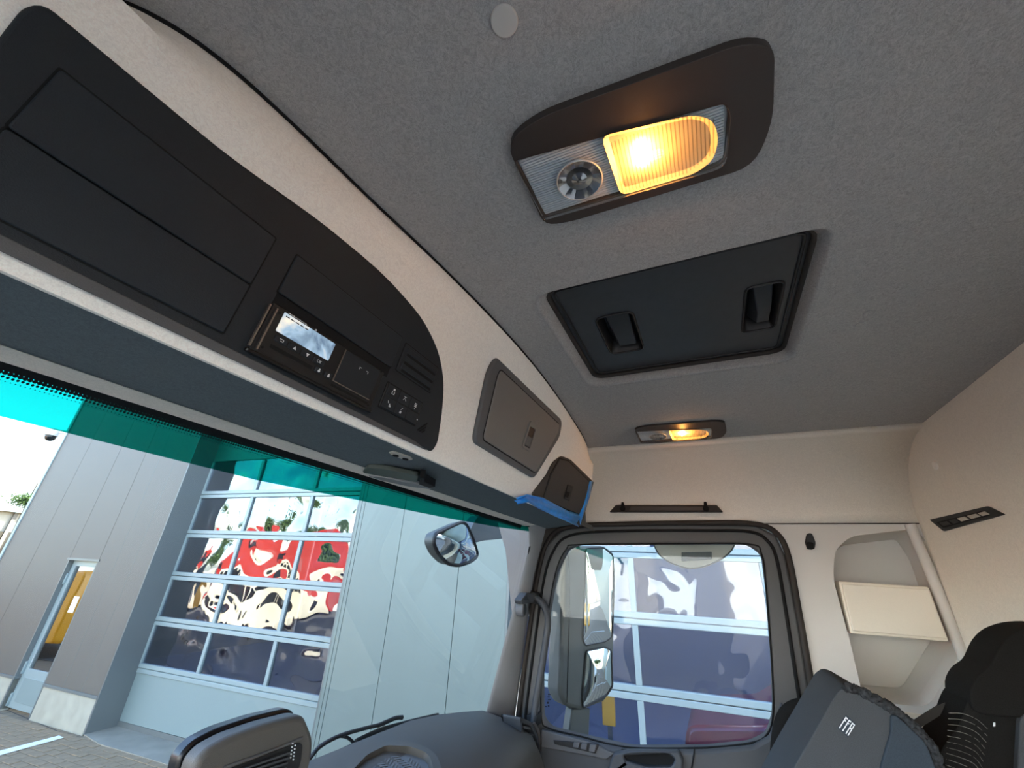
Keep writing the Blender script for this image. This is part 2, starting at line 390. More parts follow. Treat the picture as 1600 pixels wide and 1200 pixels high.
# right A pillar cover
rows = []
for z in (.235, .19, .12, 0, -.15, -.3, -.45, -.62):
    ys = .775 - (z - .146) * .136; yg = .787 - .27 * z
    k = 0.0 if z < .15 else (z - .15) / .085
    rows.append([Vector((1.842 - k * .12, yg, z)), Vector((1.85 - k * .12, yg - .012, z)), Vector((1.915 - .05 * k, yg - .028 - .02 * k, z)), Vector((1.97, ys - .006, z)), Vector((2.012, ys, z)), Vector((2.03, ys + .03, z))])
pil = tag(loft('trim_3', rows, M['pillar'], ang=50), kind='structure')
S2 = SID(2.0)

SF = SID(2.035)
tag(slab('trim_7', SF, SF.poly([(770, 790), (1000, 790), (1000, 823), (900, 826), (872, 838), (858, 862), (850, 900), (840, 960), (800, 960), (790, 860)]), -.02, 0, M['pillar_top']), kind='structure')
# right side panel behind the door, with its recess
sealpx = [(1240, 818), (1252, 850), (1262, 900), (1285, 1000), (1305, 1090), (1330, 1230)]
pan = [S2.at(*p) for p in [(1195, 819), (1216, 836), (1232, 870), (1250, 960), (1266, 1060), (1285, 1180), (1300, 1290)]]
pan = pan + [(-.40, -1.55), (-.70, -1.55), (-.70, .238)]
rechole = rnd([S2.at(*p) for p in [(1302, 905), (1303, 862), (1328, 838), (1432, 826), (1462, 868), (1505, 985), (1508, 1010), (1450, 1105), (1350, 1095), (1330, 1010)]], .03, 3)
side_panel = slab('wall_right.001', S2, pan, -.10, 0, M['plas_l'], None, [rechole], .018, 4)
tag(side_panel, kind='structure')
rin = shrink(rechole, .018)
loft('recess_wall', [[S2.p(a, b, -.09) for a, b in rechole + rechole[:1]], [S2.p(a, b, -.15) for a, b in shrink(rechole, .006) + shrink(rechole, .006)[:1]], [S2.p(a, b, -.185) for a, b in rin + rin[:1]]], M['plas_l'], side_panel, ang=70)
slab('recess_back', S2, rin, -.20, -.18, M['plas_l'], side_panel)
tag(slab('trim_4', S2, [(-.39, -.375), (-.69, -.375), (-.69, -.333), (-.39, -.333)], -.05, .06, M['cream'], None, (), .006), kind='structure')
# rounded corner moulding between side and back
cr = [(1.99, -.66, .235), (1.992, -.668, .12), (1.995, -.675, 0), (1.998, -.68, -.12), (2.0, -.685, -.3), (2.0, -.685, -.6)]
tag(tube('trim_5', smooth_path(cr), .016, M['plas_l'], None, 10), kind='structure')
# seam groove between upper felt and lower panels
tag(tube('trim_6', [(1.9985, y, .2385) for y in (-.69, -.5, -.3, 0, .3, .55)], .0022, M['rubber'], None, 6), kind='structure')

# ------------------------------------------------------------------ passenger door
D1 = SID(2.0)
gl_px = [(885, 858), (905, 851), (1040, 850), (1168, 850), (1190, 866), (1197, 920), (1206, 1040), (1208, 1115), (1198, 1148), (1172, 1161), (1100, 1168), (985, 1168), (905, 1150), (858, 1138), (846, 1122), (846, 1050), (853, 980), (868, 895)]
seal_px = [(838, 905), (850, 855), (878, 827), (930, 820), (1060, 818), (1180, 820), (1212, 836), (1228, 870), (1246, 960), (1262, 1060), (1282, 1180), (1300, 1290), (790, 1290), (803, 1150), (815, 1050)]
door = slab('door_1', D1, D1.poly(seal_px, -.004), -.05, -.004, M['doorp'], None, [rnd(D1.poly(gl_px, -.004), .02, 3)], .010, 3)
tag(door, kind='structure')
slab('window_glass', SID(2.03), rnd(SID(2.03).poly(gl_px), .02, 3) if False else shrink(rnd(SID(2.03).poly(gl_px), .02, 3), -.012), -.004, 0, M['sglass'], door)
def px_tube(name, pxs, F, w, r, m, parent, closed=False, n=8, k=5): return tube(name, [F.p(*F.at(q.x, q.y, w), w) for q in smooth_path([(a, b, 0) for a, b in pxs], k, closed)], r, m, parent, n, closed)
px_tube('glass_seal', gl_px, D1, -.004, .003, M['gap'], door, True)
s_open = [(797, 1240), (806, 1150), (818, 1050), (832, 950), (842, 890), (856, 845), (885, 824), (960, 819), (1100, 817), (1180, 819), (1214, 834), (1232, 870), (1248, 955), (1266, 1060), (1285, 1170), (1296, 1240)]
px_tube('door_seal', s_open, D1, .006, .011, M['rubber'], door)
s_in = [(815, 1200), (822, 1110), (836, 1000), (850, 905), (864, 862), (890, 837), (960, 830), (1100, 829), (1172, 831), (1200, 846), (1214, 875), (1228, 955), (1247, 1080), (1262, 1180)]
px_tube('inner_bead', s_in, D1, .000, .006, M['gap'], door)
# lower trim with sill, switches and handle
low = D1.poly([(848, 1142), (905, 1156), (985, 1172), (1100, 1172), (1175, 1165), (1202, 1150), (1222, 1095), (1262, 1250), (1255, 1330), (800, 1330), (812, 1180)], .02)
slab('lower_trim', D1, low, -.004, .022, M['doord'], door, (), .012)
slab('sill_panel', D1, D1.poly([(846, 1140), (905, 1155), (930, 1163), (960, 1178), (948, 1187), (846, 1168)], .03), .018, .032, M['doorp'], door, (), .004)
swp = slab('switch_plate', D1, D1.poly([(864, 1157), (936, 1163), (930, 1178), (866, 1163)], .038), .03, .036, M['black'], door, (), .002)
for pts in ([(897, 1159), (906, 1160), (904, 1169), (895, 1167)], [(909, 1161), (918, 1162), (916, 1172), (907, 1170)], [(922, 1163), (932, 1164), (929, 1176), (920, 1174)]):
    slab('window_switch', D1, D1.poly(pts, .042), .036, .044, M['doorp'], swp, (), .0015)
han = slab('door_pull', D1, D1.poly([(960, 1175), (985, 1170), (1060, 1171), (1068, 1185), (1066, 1215), (945, 1215)], .03), .018, .05, M['doord'], door,
           [rnd(D1.poly([(975, 1178), (1045, 1175), (1056, 1184), (1050, 1196), (1010, 1196), (978, 1186)], .03), .01)], .006)
slab('pull_recess', D1, D1.poly([(970, 1172), (1060, 1172), (1060, 1205), (970, 1205)], .03), .016, .024, M['gap'], han)
px_tube('trim_joint', [(1085, 1167), (1084, 1180), (1078, 1215)], D1, .026, .0025, M['gap'], door)
# printed marks on the glass corner
SG = SID(2.027)
def mk(name, px, py, w, h, p): slab(name, SG, SG.poly([(px - w, py - h), (px + w, py - h), (px + w, py + h), (px - w, py + h)], .001), 0.0005, .001, M['gap'], p)
for i, (dx, dy, w, h) in enumerate([(858, 1085, 2.0, .8), (857, 1089, 1.6, .6), (858.5, 1093, 2.4, .6), (856, 1098, 1, 1.6), (857, 1103, 1.2, .8), (853, 1104, .8, 1)]): mk('glass_mark', dx, dy, w, h, door)

# outside skin of the cab (seen in the reflections of the workshop doors)
skin = slab('wall_outside', SID(2.26), [(-.75, -1.7), (.62, -1.7), (1.0, -1.5), (.98, -.6), (.82, .3), (.5, .56), (-.75, .6)], -.02, 0, M['paint'], None, [rnd(SID(2.26).poly(gl_px), .03)])
tag(skin, kind='structure')
tag(wbox('roof_outside', -.5, 2.26, -.75, .55, .60, .64, M['paint']), kind='structure'); bpy.data.objects['roof_outside'].name = 'ceiling_outside'
tag(wbox('front_wall', -.5, 2.26, 1.0, 1.05, -1.7, -.66, M['paint']), kind='structure'); bpy.data.objects['front_wall'].name = 'wall_front'

# ------------------------------------------------------------------ overhead console
con = thing('overhead_console', 'long overhead storage console of grey felt and charcoal plastic above the windscreen', 'console', (.82, .45, .2))
seam = [(q.x, q.y) for q in smooth_path([(-.015, .54, 0), (.005, .49, 0), (.04, .455, 0), (.09, .432, 0), (.168, .418, 0), (.309, .404, 0), (.491, .384, 0), (.70, .370, 0), (.90, .366, 0), (1.129, .374, 0), (1.33, .388, 0), (1.50, .402, 0), (1.62, .418, 0), (1.70, .438, 0), (1.74, .46, 0)], 4)]
rows = []
prof = lambda z, w=0: CON.p(0, z, w)
xl = lambda z: -.024 + max(0, .375 - z) * .18 if z < .375 else -.024 + (z - .375) * .25
xr = lambda z: 1.701 - max(0, .375 - z) * .33 if z < .375 else 1.701 - (z - .375) * .45
def conrow(z, w, dy=0):
    out = []
    n = len(seam)
    for i in range(n):
        f = i / (n - 1); x = xl(z) + (xr(z) - xl(z)) * (seam[i][0] - seam[0][0]) / (seam[-1][0] - seam[0][0])
        q = CON.p(x, z, w); q.y += dy; out.append(q)
    return out
def toprow(z, dy, f):
    base_r = conrow(.44, 0); out = []
    for i, (x, y) in enumerate(seam):
        b = base_r[i]; out.append(Vector((b.x + (x - b.x) * f, b.y + (y + dy - b.y) * f, z)))
    return out
rows = [conrow(.200, -.03, .0), conrow(.191, -.012), conrow(.1915, -.003), conrow(.203, 0), conrow(.215, .001), conrow(.30, 0), conrow(.375, 0), conrow(.42, 0), conrow(.44, 0), toprow(.475, -.004, .55), toprow(.500, -.003, .85), toprow(.512, .002, 1), toprow(.517, .012, 1), toprow(.53, .03, 1)]
loft('felt_cover', rows, M['conf'], con, ang=50)
# end caps running back to the side walls
for side in (0, -1):
    rr = []
    for r in rows[1:]:
        e = r[side]; tx = 2.02 if side else LX - .02
        zf = lambda d: e.z * (1 + d / e.y) * 1.03 if e.z < .32 else e.z + (.0 if e.z > .4 else (.40 - e.z) * .9 * d / .16)
        rr.append([e, Vector((e.x + (tx - e.x) * .25, e.y + .03, zf(.03))), Vector((tx, e.y + .16, zf(.16)))])
    loft('end_cap', rr, M['conf'], con, ang=50)
# dark seam against the ceiling
tube('seam_gap', [Vector((x, y + .006, .5175)) for x, y in [(q.x, q.y) for q in smooth_path([(a, b, 0) for a, b in seam], 4)]], .0042, M['gap'], con)
# charcoal fascia
fas = rnd([(.03, .2035), (.0, .235), (-.014, .33), (-.017, .372), (-.012, .386), (.128, .392), (.246, .410), (.369, .418), (.479, .405), (.545, .375), (.585, .335), (.608, .285), (.625, .225), (.617, .2045)], [.01, .01, .02, .02, .02, .03, .03, .05, .05, .03, .03, .03, .01, .008], 3)
fascia = slab('fascia', CON, fas, -.002, .004, M['dark'], con, (), .003)
slab('fascia_lip', CON, [(.03, .2025), (.60, .2025), (.56, .209), (.30, .212), (.0, .214)], .0035, .0058, M['doorp'], con, (), .002)  # lighter grey paints the light caught by the fascia's bottom bevel
def lid(name, a0, a1, b0, b1, m=None, h=.0062, gap=.0016, r=.003, parent=con, bevel=.0012):
    slab('lid_gap', CON, rect(a0 - gap, a1 + gap, b0 - gap, b1 + gap, r), .003, .0043, M['gap'], parent)
    return slab(name, CON, rect(a0, a1, b0, b1, r), .003, h, m or M['lid'], parent, (), bevel)
L1 = lid('storage_lid', .0145, .2085, .2860, .3495)
L2 = lid('storage_lid', .0145, .2085, .2235, .2845)
L3 = lid('storage_lid', .2385, .4455, .2965, .3500)
slab('lid_gap', CON, rect(.2385, .4455, .279, .2965), .003, .0043, M['gap'], con)
# louvred block
lou = lid('louvre_plate', .4585, .5555, .2985, .3465, M['dark'], .0058)
for z in (.331, .3165, .3025): slab('louvre_slot', CON, rect(.468, .551, z - .0022, z + .0022, .001), .0045, .0062, M['gap'], lou)
for z in (.338, .324, .309): slab('louvre_bar', CON, rect(.465, .553, z - .004, z + .004, .001), .005, .0072, M['lid'], lou, (), .001)
# switch block
swb = lid('switch_block', .4515, .546, .2325, .2735, M['black'], .0058)
for i in range(3):
    for j in range(2):
        a = .4685 + i * .0295; b = .2635 - j * .0205
        bt = slab('switch_button', CON, rect(a - .0138, a + .0138, b - .0095, b + .0095, .0015), .005, .0072, M['dark'], swb, (), .001)
        def ic(pts): slab('button_symbol', CON, [(a + x, b + y) for x, y in pts], .0071, .0075, M['white'], bt)
        if (i, j) == (0, 0):
            ic(rect(-.002, .002, .0022, .0055)); ic(rect(-.0035, -.0022, -.004, .0005)); ic(rect(.0015, .0028, -.004, .0005)); ic(rect(-.0035, .0028, -.004, -.0032))
        elif (i, j) == (1, 0):
            ic([(-.004, -.003), (-.003, -.003), (.0005, .003), (-.0005, .003)]); ic([(.0005, 0), (.0015, 0), (.004, -.003), (.003, -.003)]); ic(rect(-.004, .003, .003, .0036))
        elif (i, j) == (2, 0):
            for k in range(3): ic(rect(-.003, .003, -.003 + k * .0025, -.0017 + k * .0025))
            ic(rect(-.0008, .0008, -.0068, -.0056))
        elif (i, j) == (0, 1):
            ic([(-.005, .004), (-.004, .0048), (-.002, .0012), (-.003, .0008)]); ic(rect(.0, .0018, -.004, .001)); ic(rect(.0024, .004, -.004, -.001))
        elif (i, j) == (1, 1):
            ic(rect(-.002, .002, -.005, -.0008, .001)); ic([(-.001, .001), (.0, .001), (.003, .005), (.002, .005)])
ic_ = slab('switch_marker', CON, circ(.5435, .243, .0014, 8), .0071, .0076, M['white'], swb)
for a in (.554, .5605, .567):
    slab('triangle_bar', CON, [(a, .227), (a + .0035, .227), (.5755, .227 + (.5755 - a - .0035) * .95), (.5755, .227 + (.5755 - a) * .95)], .0035, .0052, M['gap'], con)
# large grey compartment door
cp = [(.713, .415), (.727, .458), (1.206, .471), (1.218, .42), (1.094, .257), (.737, .259)]
comp = slab('compartment_frame', CON, rnd(cp, [.02, .012, .03, .05, .02, .02], 5), -.002, .010, M['cubrim'], con, (), .005, 3)
tag(comp, 'grey frame of the large compartment')
cin = rnd([(.752, .42), (.757, .4385), (1.182, .4485), (1.186, .425), (1.086, .2735), (.765, .2755)], [.015, .008, .015, .03, .012, .012], 4)
slab('door_gap', CON, shrink(cin, -.003), .008, .0105, M['gap'], comp)
cdr = slab('compartment_door', CON, cin, .008, .0135, M['cub'], comp, (), .003)
lat = [(.955, .312), (1.012, .314), (1.02, .392), (.967, .388)]
slab('latch', CON, rnd(lat, .008), .012, .0165, M['cub'], comp, [rnd([(.965, .318), (1.002, .32), (1.010, .377), (.972, .374)], .004)], .002)
slab('latch_recess', CON, rnd([(.962, .316), (1.006, .318), (1.012, .38), (.97, .376)], .004), .0125, .0140, M['black'], comp)
slab('latch_tongue', CON, rnd([(.968, .322), (1.001, .324), (1.004, .35), (.970, .348)], .003), .0125, .0160, M['cubrim'], comp, (), .0015)
# scoop and the small dark compartment at the right end
scoop = CON.poly([(853, 741), (862, 722), (876, 712), (890, 718), (926, 753), (906, 822), (878, 806), (846, 788), (829, 772)])
small = slab('small_compartment', CON, rnd(scoop, [.004, .03, .02, .02, .004, .004, .01, .01, .01], 3), -.002, .005, M['cub2'], con, (), .003)
tag(small, 'small dark compartment at the right end')
sd_ = CON.poly([(860, 742), (874, 717), (888, 721), (922, 755), (907, 804), (848, 780)], .006)
slab('door_gap', CON, shrink(sd_, -.004), .004, .0055, M['gap'], small)
slab('compartment_door', CON, sd_, .004, .009, M['cub2'], small, (), .002)
slab('latch', CON, rnd(CON.poly([(887, 757), (895, 760), (889, 783), (881, 779)], .01), .004), .008, .0125, M['black'], small, (), .002)
slab('latch_tongue', CON, rnd(CON.poly([(885, 768), (890, 769), (887, 778), (882, 776)], .012), .002), .012, .0135, M['gap'], small)

# ------------------------------------------------------------------ tachograph
tac = thing('tachograph', 'black digital recorder with a pale screen and push buttons set into the overhead console', 'recorder', tuple(CON.p(.335, .25, .004)))
TB = slab('body', CON, rect(.2385, .4345, .2205, .282, .002), .0042, .0085, M['black'], tac, (), .001)
slab('lower_rail', CON, rect(.2345, .438, .2165, .2215, .002), .0042, .0105, M['gloss'], tac, (), .0015)
for a in (.2350, .2440): slab('side_strip', CON, rect(a - .0010, a + .0010, .2235, .277, .0004), .008, .0115, M['chromed'], tac)
for a, b in ((.2495, .274), (.2495, .229), (.4275, .281), (.4275, .2255)): slab('screw', CON, circ(a, b, .0016, 10), .008, .0092, M['gap'], tac)
def screen_reflection_mat():  # mottled colour and faint glow stand in for reflections on the screen
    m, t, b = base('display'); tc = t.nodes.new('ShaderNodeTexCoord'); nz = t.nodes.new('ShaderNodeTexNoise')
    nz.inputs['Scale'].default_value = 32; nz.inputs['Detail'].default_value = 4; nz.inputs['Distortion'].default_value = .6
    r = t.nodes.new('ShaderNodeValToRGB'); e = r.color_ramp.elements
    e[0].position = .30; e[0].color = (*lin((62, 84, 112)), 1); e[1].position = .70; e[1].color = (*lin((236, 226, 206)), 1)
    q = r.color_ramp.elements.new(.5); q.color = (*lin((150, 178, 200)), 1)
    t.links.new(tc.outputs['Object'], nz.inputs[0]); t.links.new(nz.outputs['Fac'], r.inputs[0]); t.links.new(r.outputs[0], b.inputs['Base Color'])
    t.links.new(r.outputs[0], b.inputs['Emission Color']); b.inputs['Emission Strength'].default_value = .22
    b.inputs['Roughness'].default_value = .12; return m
scr = slab('display', CON, rect(.2545, .3345, .2535, .2785, .001), .008, .0096, screen_reflection_mat(), tac)
for k in range(5): slab('display_text', CON, rect(.2575 + k * .007, .2625 + k * .007, .2742, .2754), .0095, .0099, M['gap'], scr)
slab('display_mark', CON, circ(.3005, .2805, .0015, 8), .008, .0091, M['white'], tac)
for k in range(9): slab('print', CON, rect(.260 + k * .003, .2618 + k * .003, .2797, .2808), .008, .0088, M['white'], tac)
def push(a, b, wdt=.0085, h=.0038): return slab('push_button', CON, rect(a - wdt, a + wdt, b - h, b + h, .001), .008, .0102, M['dark'], tac, (), .0008)
B1 = push(.2655, .2462); B2 = push(.2845, .2462); B3 = push(.3035, .2462); B4 = push(.3225, .2462); B5 = push(.3275, .2362, .006); B6 = push(.3435, .2362, .006)
def sym(p, a, b, pts): slab('symbol', CON, [(a + x, b + y) for x, y in pts], .0101, .0106, M['white'], p)
sym(B1, .2655, .2462, [(-.003, .0016), (.0022, .0016), (.0022, .0009), (-.003, .0009)]); sym(B1, .2655, .2462, [(.0022, .0016), (.003, .001), (.003, -.001), (.0022, -.0016)]); sym(B1, .2655, .2462, [(-.001, -.0016), (.0022, -.0016), (.0022, -.0009), (-.001, -.0009)])
sym(B2, .2845, .2462, [(-.0022, -.002), (.0022, -.002), (0, .0022)]); sym(B3, .3035, .2462, [(-.0022, .002), (.0022, .002), (0, -.0022)])
text('symbol', 'OK', CON, .3225, .2462, .0104, .0052, M['white'], B4)
for p, a in ((B5, .3275), (B6, .3435)):
    sym(p, a, .2362, circ(0, -.0008, .0018, 10)); sym(p, a, .2362, circ(.0002, .0014, .001, 8))
slab('card_slot', CON, rect(.2565, .318, .2325, .2372, .0006), .0082, .0088, M['gap'], tac)
slab('card_slot', CON, rect(.353, .425, .2255, .2290, .0006), .0082, .0088, M['gap'], tac)
pd = slab('paper_drawer', CON, rect(.3535, .4245, .2335, .2805, .001), .008, .0102, M['dark'], tac, (), .0008)
slab('drawer_edge', CON, rect(.3522, .3535, .2335, .2795), .009, .0106, M['chromed'], pd); slab('drawer_edge', CON, rect(.3522, .4245, .2326, .2338), .009, .0106, M['chromed'], pd)
for s, a in ((1, .3855), (-1, .4035)):
    slab('drawer_mark', CON, [(a, .2690), (a + s * .004, .2690), (a + s * .004, .2682), (a, .2682)], .0101, .0105, M['white'], pd)
    slab('drawer_mark', CON, [(a, .2690), (a + s * .0009, .2690), (a + s * .0009, .2655), (a, .2655)], .0101, .0105, M['white'], pd)

# ------------------------------------------------------------------ blue protective film hanging at the console end
bm = bmesh.new()
def wav(k): return random.uniform(-.003, .003)
top = [(806, 778), (822, 772), (846, 777), (870, 789), (890, 799), (906, 803)]; bot = [(808, 788), (827, 785), (846, 796), (868, 807), (886, 815), (903, 823)]
r0 = [CON.p(*CON.at(x, y, .010), .010 + wav(0)) for x, y in top]; r2 = [CON.p(*CON.at(x, y, .014), .014 + wav(0)) for x, y in bot]
rows_ = []
for f in (0, .25, .5, .75, 1):
    rows_.append([a.lerp(b, f) + CON.n * (.006 * math.sin(f * 9 + i)) for i, (a, b) in enumerate(zip(r0, r2))])
loft_bm(bm, rows_)
e0 = [(921, 752), (917, 770), (912, 788), (904, 806)]; e1 = [(926, 752), (921, 775), (914, 800), (907, 820)]
loft_bm(bm, [[CON.p(*CON.at(x, y, .010), .010) for x, y in e0], [CON.p(*CON.at(x, y, .012), .012 + wav(0)) for x, y in e1]])
film = finish('protective_film', bm, M['blue'], None, 0, True, 2, 60); s = film.modifiers.new('s', 'SOLIDIFY'); s.thickness = .0008
tag(film, 'crinkled blue plastic film stuck round the right end of the overhead console', 'film')

# ------------------------------------------------------------------ ceiling lamps
def make_lamp(name, label, off, group, energy, tilt=0.0):
    t = thing(name, label, 'lamp', (.375 + off[0], .018 + off[1], .52), group)
    o = Vector((off[0], off[1], 0)); b0 = .375
    ct, st_ = math.cos(tilt), math.sin(tilt)
    F = Fr(CEI.o + o + Vector((b0, 0, 0)) - Vector((ct, 0, -st_)) * b0, (0, 1, 0), (ct, 0, -st_), (-st_, 0, -ct))
    bez = rnd([(.172, .300), (.172, .448), (.130, .456), (-.120, .456), (-.137, .40), (-.130, .312), (-.100, .297), (.12, .286)], [.03, .02, .03, .025, .03, .03, .03, .04], 4)
    lensp = rnd([(.171, .326), (.1665, .432), (-.086, .438), (-.090, .368), (-.086, .353)], [.004, .004, .016, .012, .012], 3)
    # bezel with a real opening, the reflectors stand in the opening, the clear cover closes it
    slab('bezel', F, bez, -.0, .014, M['bezel'], t, [shrink(lensp, .002)], .005, 3)
    slab('back_plate', F, shrink(lensp, -.003), -.004, .008, M['lampw'], t)
    # ribbed plate round the small spot
    bm = bmesh.new()
    for k in range(26):
        b = .3325 + k * .0038
        slab_bm(bm, F, rect(-.084, .166, b, b + .0026), .008, .0102)
    ribs = finish('ribbed_plate', bm, M['lampw'], t); ribs['kind'] = 'stuff'
    # round spot reflector, unlit
    sc_ = Vector((.0985, .3885)); rows = []
    for i in range(25):
        q = 2 * PI * i / 24; fac_ = .82 + .18 * (i % 2)
        rows.append([F.p(sc_.x + .0305 * r_ * math.cos(q), sc_.y + .0305 * r_ * math.sin(q), w) for r_, w in ((1, .0165), (.84, .013 + .002 * (i % 2)), (.6, .0115), (.35, .0125), (.12, .0155), (.01, .016))])
    sp = loft('spot_reflector', rows, M['chrome'], t, ang=10)
    tube('spot_rim', [F.p(sc_.x + .0312 * math.cos(q), sc_.y + .0312 * math.sin(q), .0155) for q in [2 * PI * k / 28 for k in range(28)]], .0014, M['lampw'], sp, 6, True)
    # lit reflector bowl
    bowlp = rnd([(.056, .336), (.050, .434), (-.048, .436), (-.070, .425), (-.078, .398), (-.072, .368), (-.050, .352)], .012, 3)
    inner = shrink(bowlp, .007)
    bw = loft('lit_reflector', [[F.p(a, b, .0165) for a, b in bowlp + bowlp[:1]], [F.p(a, b, .0112) for a, b in inner + inner[:1]], [F.p(a * .2, .392 + (b - .392) * .2, .0106) for a, b in inner + inner[:1]]], M['bowl'], t, ang=30)
    bm = bmesh.new()
    for k in range(26):
        a = .046 - k * .0047; e = max(0, k - 18) * .0025
        slab_bm(bm, F, rect(a - .0008, a + .0008, .348 + e, .430 - e), .0172, .0180)
    rb = finish('lens_ribs', bm, M['lensrib'], t); rb['kind'] = 'stuff'
    tube('bulb', [F.p(.013, .366, .0145), F.p(.013, .370, .0145), F.p(.013, .396, .0145), F.p(.013, .400, .0145)], [.001, .0022, .0022, .001], M['bulb'], t, 10)
    slab('lens_cover', F, lensp, .0195, .0215, M['lensclear'], t, (), .002)
    rim_ = [F.p(a, b, .0165) for a, b in lensp]
    loft('lens_edge', [[F.p(a, b, .012) for a, b in lensp + lensp[:1]], [F.p(a, b, .0205) for a, b in lensp + lensp[:1]]], M['lensrib'], t)
    ld = bpy.data.lights.new(name + '_light', 'POINT'); ld.energy = energy; ld.color = (1, .40, .09); ld.shadow_soft_size = .008
    lo = bpy.data.objects.new(name + '_light', ld); COL.objects.link(lo); lo.parent = t; lo.location = F.p(.008, .385, .031) - t.location
    return t
make_lamp('ceiling_lamp', 'large lit dark framed lamp on the ceiling nearest the viewer, above the hatch', (0, 0), 'lit ceiling lamps', .10)
make_lamp('ceiling_lamp', 'small looking lit lamp on the ceiling beyond the hatch, above the door rail', (1.185, .030), 'lit ceiling lamps', .14, math.radians(5))

# ------------------------------------------------------------------ roof hatch
hat = thing('roof_hatch', 'dark rectangular roof hatch with two recessed grips in the ceiling', 'hatch', (.845, .01, .545))
p1 = rnd([(.176, .795), (.176, .975), (.090, .975), (.090, .795)], .02)
p2 = rnd([(-.136, .795), (-.136, .975), (-.204, .975), (-.204, .795)], .015)
hp = rnd([(.250, .650), (.250, 1.092), (-.236, 1.092), (-.236, .650)], .035)
slab('hatch_panel', CEI, hp, -.048, -.034, M['hatch'], hat, [p1, p2], .002)
tube('hatch_frame', [CEI.p(a, b, -.031) for a, b in shrink(hp, .0)], .0075, M['rubber'], hat, 8, True)
tube('inner_frame', [CEI.p(a, b, -.033) for a, b in shrink(hp, .016)], .003, M['hatchd'], hat, 8, True)
for pp, lipx in ((p1, .085), (p2, -.190)):
    c0 = (sum(q[0] for q in pp) / len(pp), sum(q[1] for q in pp) / len(pp))
    gp = loft('grip_pocket', [[CEI.p(a, b, -.032) for a, b in pp + pp[:1]], [CEI.p(a, b, -.036) for a, b in shrink(pp, .003) + shrink(pp, .003)[:1]], [CEI.p(a, b, -.070) for a, b in shrink(pp, .010) + shrink(pp, .010)[:1]], [CEI.p(c0[0], c0[1], -.070) for _ in range(len(pp) + 1)]], M['hatchd'], hat, ang=40)
    tube('grip_rim', [CEI.p(a, b, -.033) for a, b in pp], .0028, M['hatchd'], gp, 6, True)
    a0 = min(q[0] for q in pp); a1 = max(q[0] for q in pp)
    bm = bmesh.new(); F = CEI
    v = [F.p(a0 + .012, .805, -.062), F.p(a0 + .012, .950, -.062), F.p(a1 - .014, .950, -.062), F.p(a1 - .014, .805, -.062), F.p(a0 + .014, .885, -.036), F.p(a0 + .014, .945, -.036), F.p(a1 - .03, .945, -.036), F.p(a1 - .03, .905, -.036)]
    bv = [bm.verts.new(q) for q in v]
    for f in ((0, 1, 2, 3), (4, 5, 6, 7), (0, 1, 5, 4), (1, 2, 6, 5), (2, 3, 7, 6), (3, 0, 4, 7)): bm.faces.new([bv[i] for i in f])
    finish('grip_wedge', bm, M['hatch'], gp, .002)

# ------------------------------------------------------------------ small ceiling and wall fittings
def button(name, F, a, b, r, h, m, label, cat, group=None):
    o = slab(name, F, circ(a, b, r, 24), -.001, h, m, None, (), h * .5, 3); return tag(o, label, cat, group)
button('cover_cap', CEI, .121, .188, .0145, .003, M['cap'], 'large pale round cap on the ceiling at the top of the photo', 'cap')
button('cover_cap', CEI, *CEI.at(1345, 507), .010, .0018, M['head'], 'lower of two shallow felt dots right of the hatch', 'cap')
button('cover_cap', CEI, *CEI.at(1358, 489), .010, .0018, M['head'], 'upper of two shallow felt dots right of the hatch', 'cap')
button('cover_cap', CEI, *CEI.at(1363, 669), .016, .006, M['cream'], 'small cream stud on the ceiling close to the back wall edge', 'cap')
button('cover_cap', REA, *REA.at(1463, 727), .014, .006, M['conf'], 'small pale clip on the back wall above the switch strip', 'cap')
# back wall switch strip
sw = thing('switch_strip', 'slim black strip of pale switches on the back wall', 'switch', tuple(REA.p(1.7, .215, 0)))
so_ = REA.poly([(1453, 812), (1543, 791), (1569, 804), (1475, 830)], .004)
slab('bezel', REA, rnd(so_, .006), 0, .006, M['black'], sw, (), .002)
def ins(u0, u1, v0, v1, w):
    A, B, C_, D = [Vector(q) for q in REA.poly([(1453, 812), (1543, 791), (1569, 804), (1475, 830)], w)]
    g = lambda u, v: (A * (1 - u) + B * u) * (1 - v) + (D * (1 - u) + C_ * u) * v
    return [tuple(g(u0, v0)), tuple(g(u1, v0)), tuple(g(u1, v1)), tuple(g(u0, v1))]
slab('panel', REA, ins(.06, .86, .30, .80, .006), .005, .0075, M['gap'], sw)
for u0, u1, m in ((.10, .26, M['black']), (.29, .42, M['black']), (.44, .57, M['btnl']), (.61, .75, M['btnl']), (.78, .88, M['btnl'])):
    slab('switch_button', REA, ins(u0, u1, .38, .68, .008), .007, .0105, m, sw, (), .001)

# black rail above the door
rail = thing('hanging_rail', 'black rail with two knobs on the felt above the door', 'rail', (1.98, .18, .30))
SR = SID(1.985)
slab('rail_body', SR, SR.poly([(952, 800), (962, 789), (1120, 789), (1130, 800)], .01), -.01, .012, M['rubber'], rail, (), .004)
slab('rail_slot', SR, SR.poly([(985, 791.5), (1098, 791.5), (1100, 797.5), (983, 797.5)], .014), .011, .0135, M['bezel'], rail, (), .001)
for px in (973, 1103):
    a, b = SR.at(px, 795, .012)
    slab('knob', SR, circ(a, b, .012, 14), .010, .022, M['gap'], rail, (), .003)
    slab('peg', SR, [(a - .008, b + .006), (a - .006, b + .03), (a + .004, b + .03), (a + .008, b + .006)], .004, .014, M['gap'], rail, (), .002)
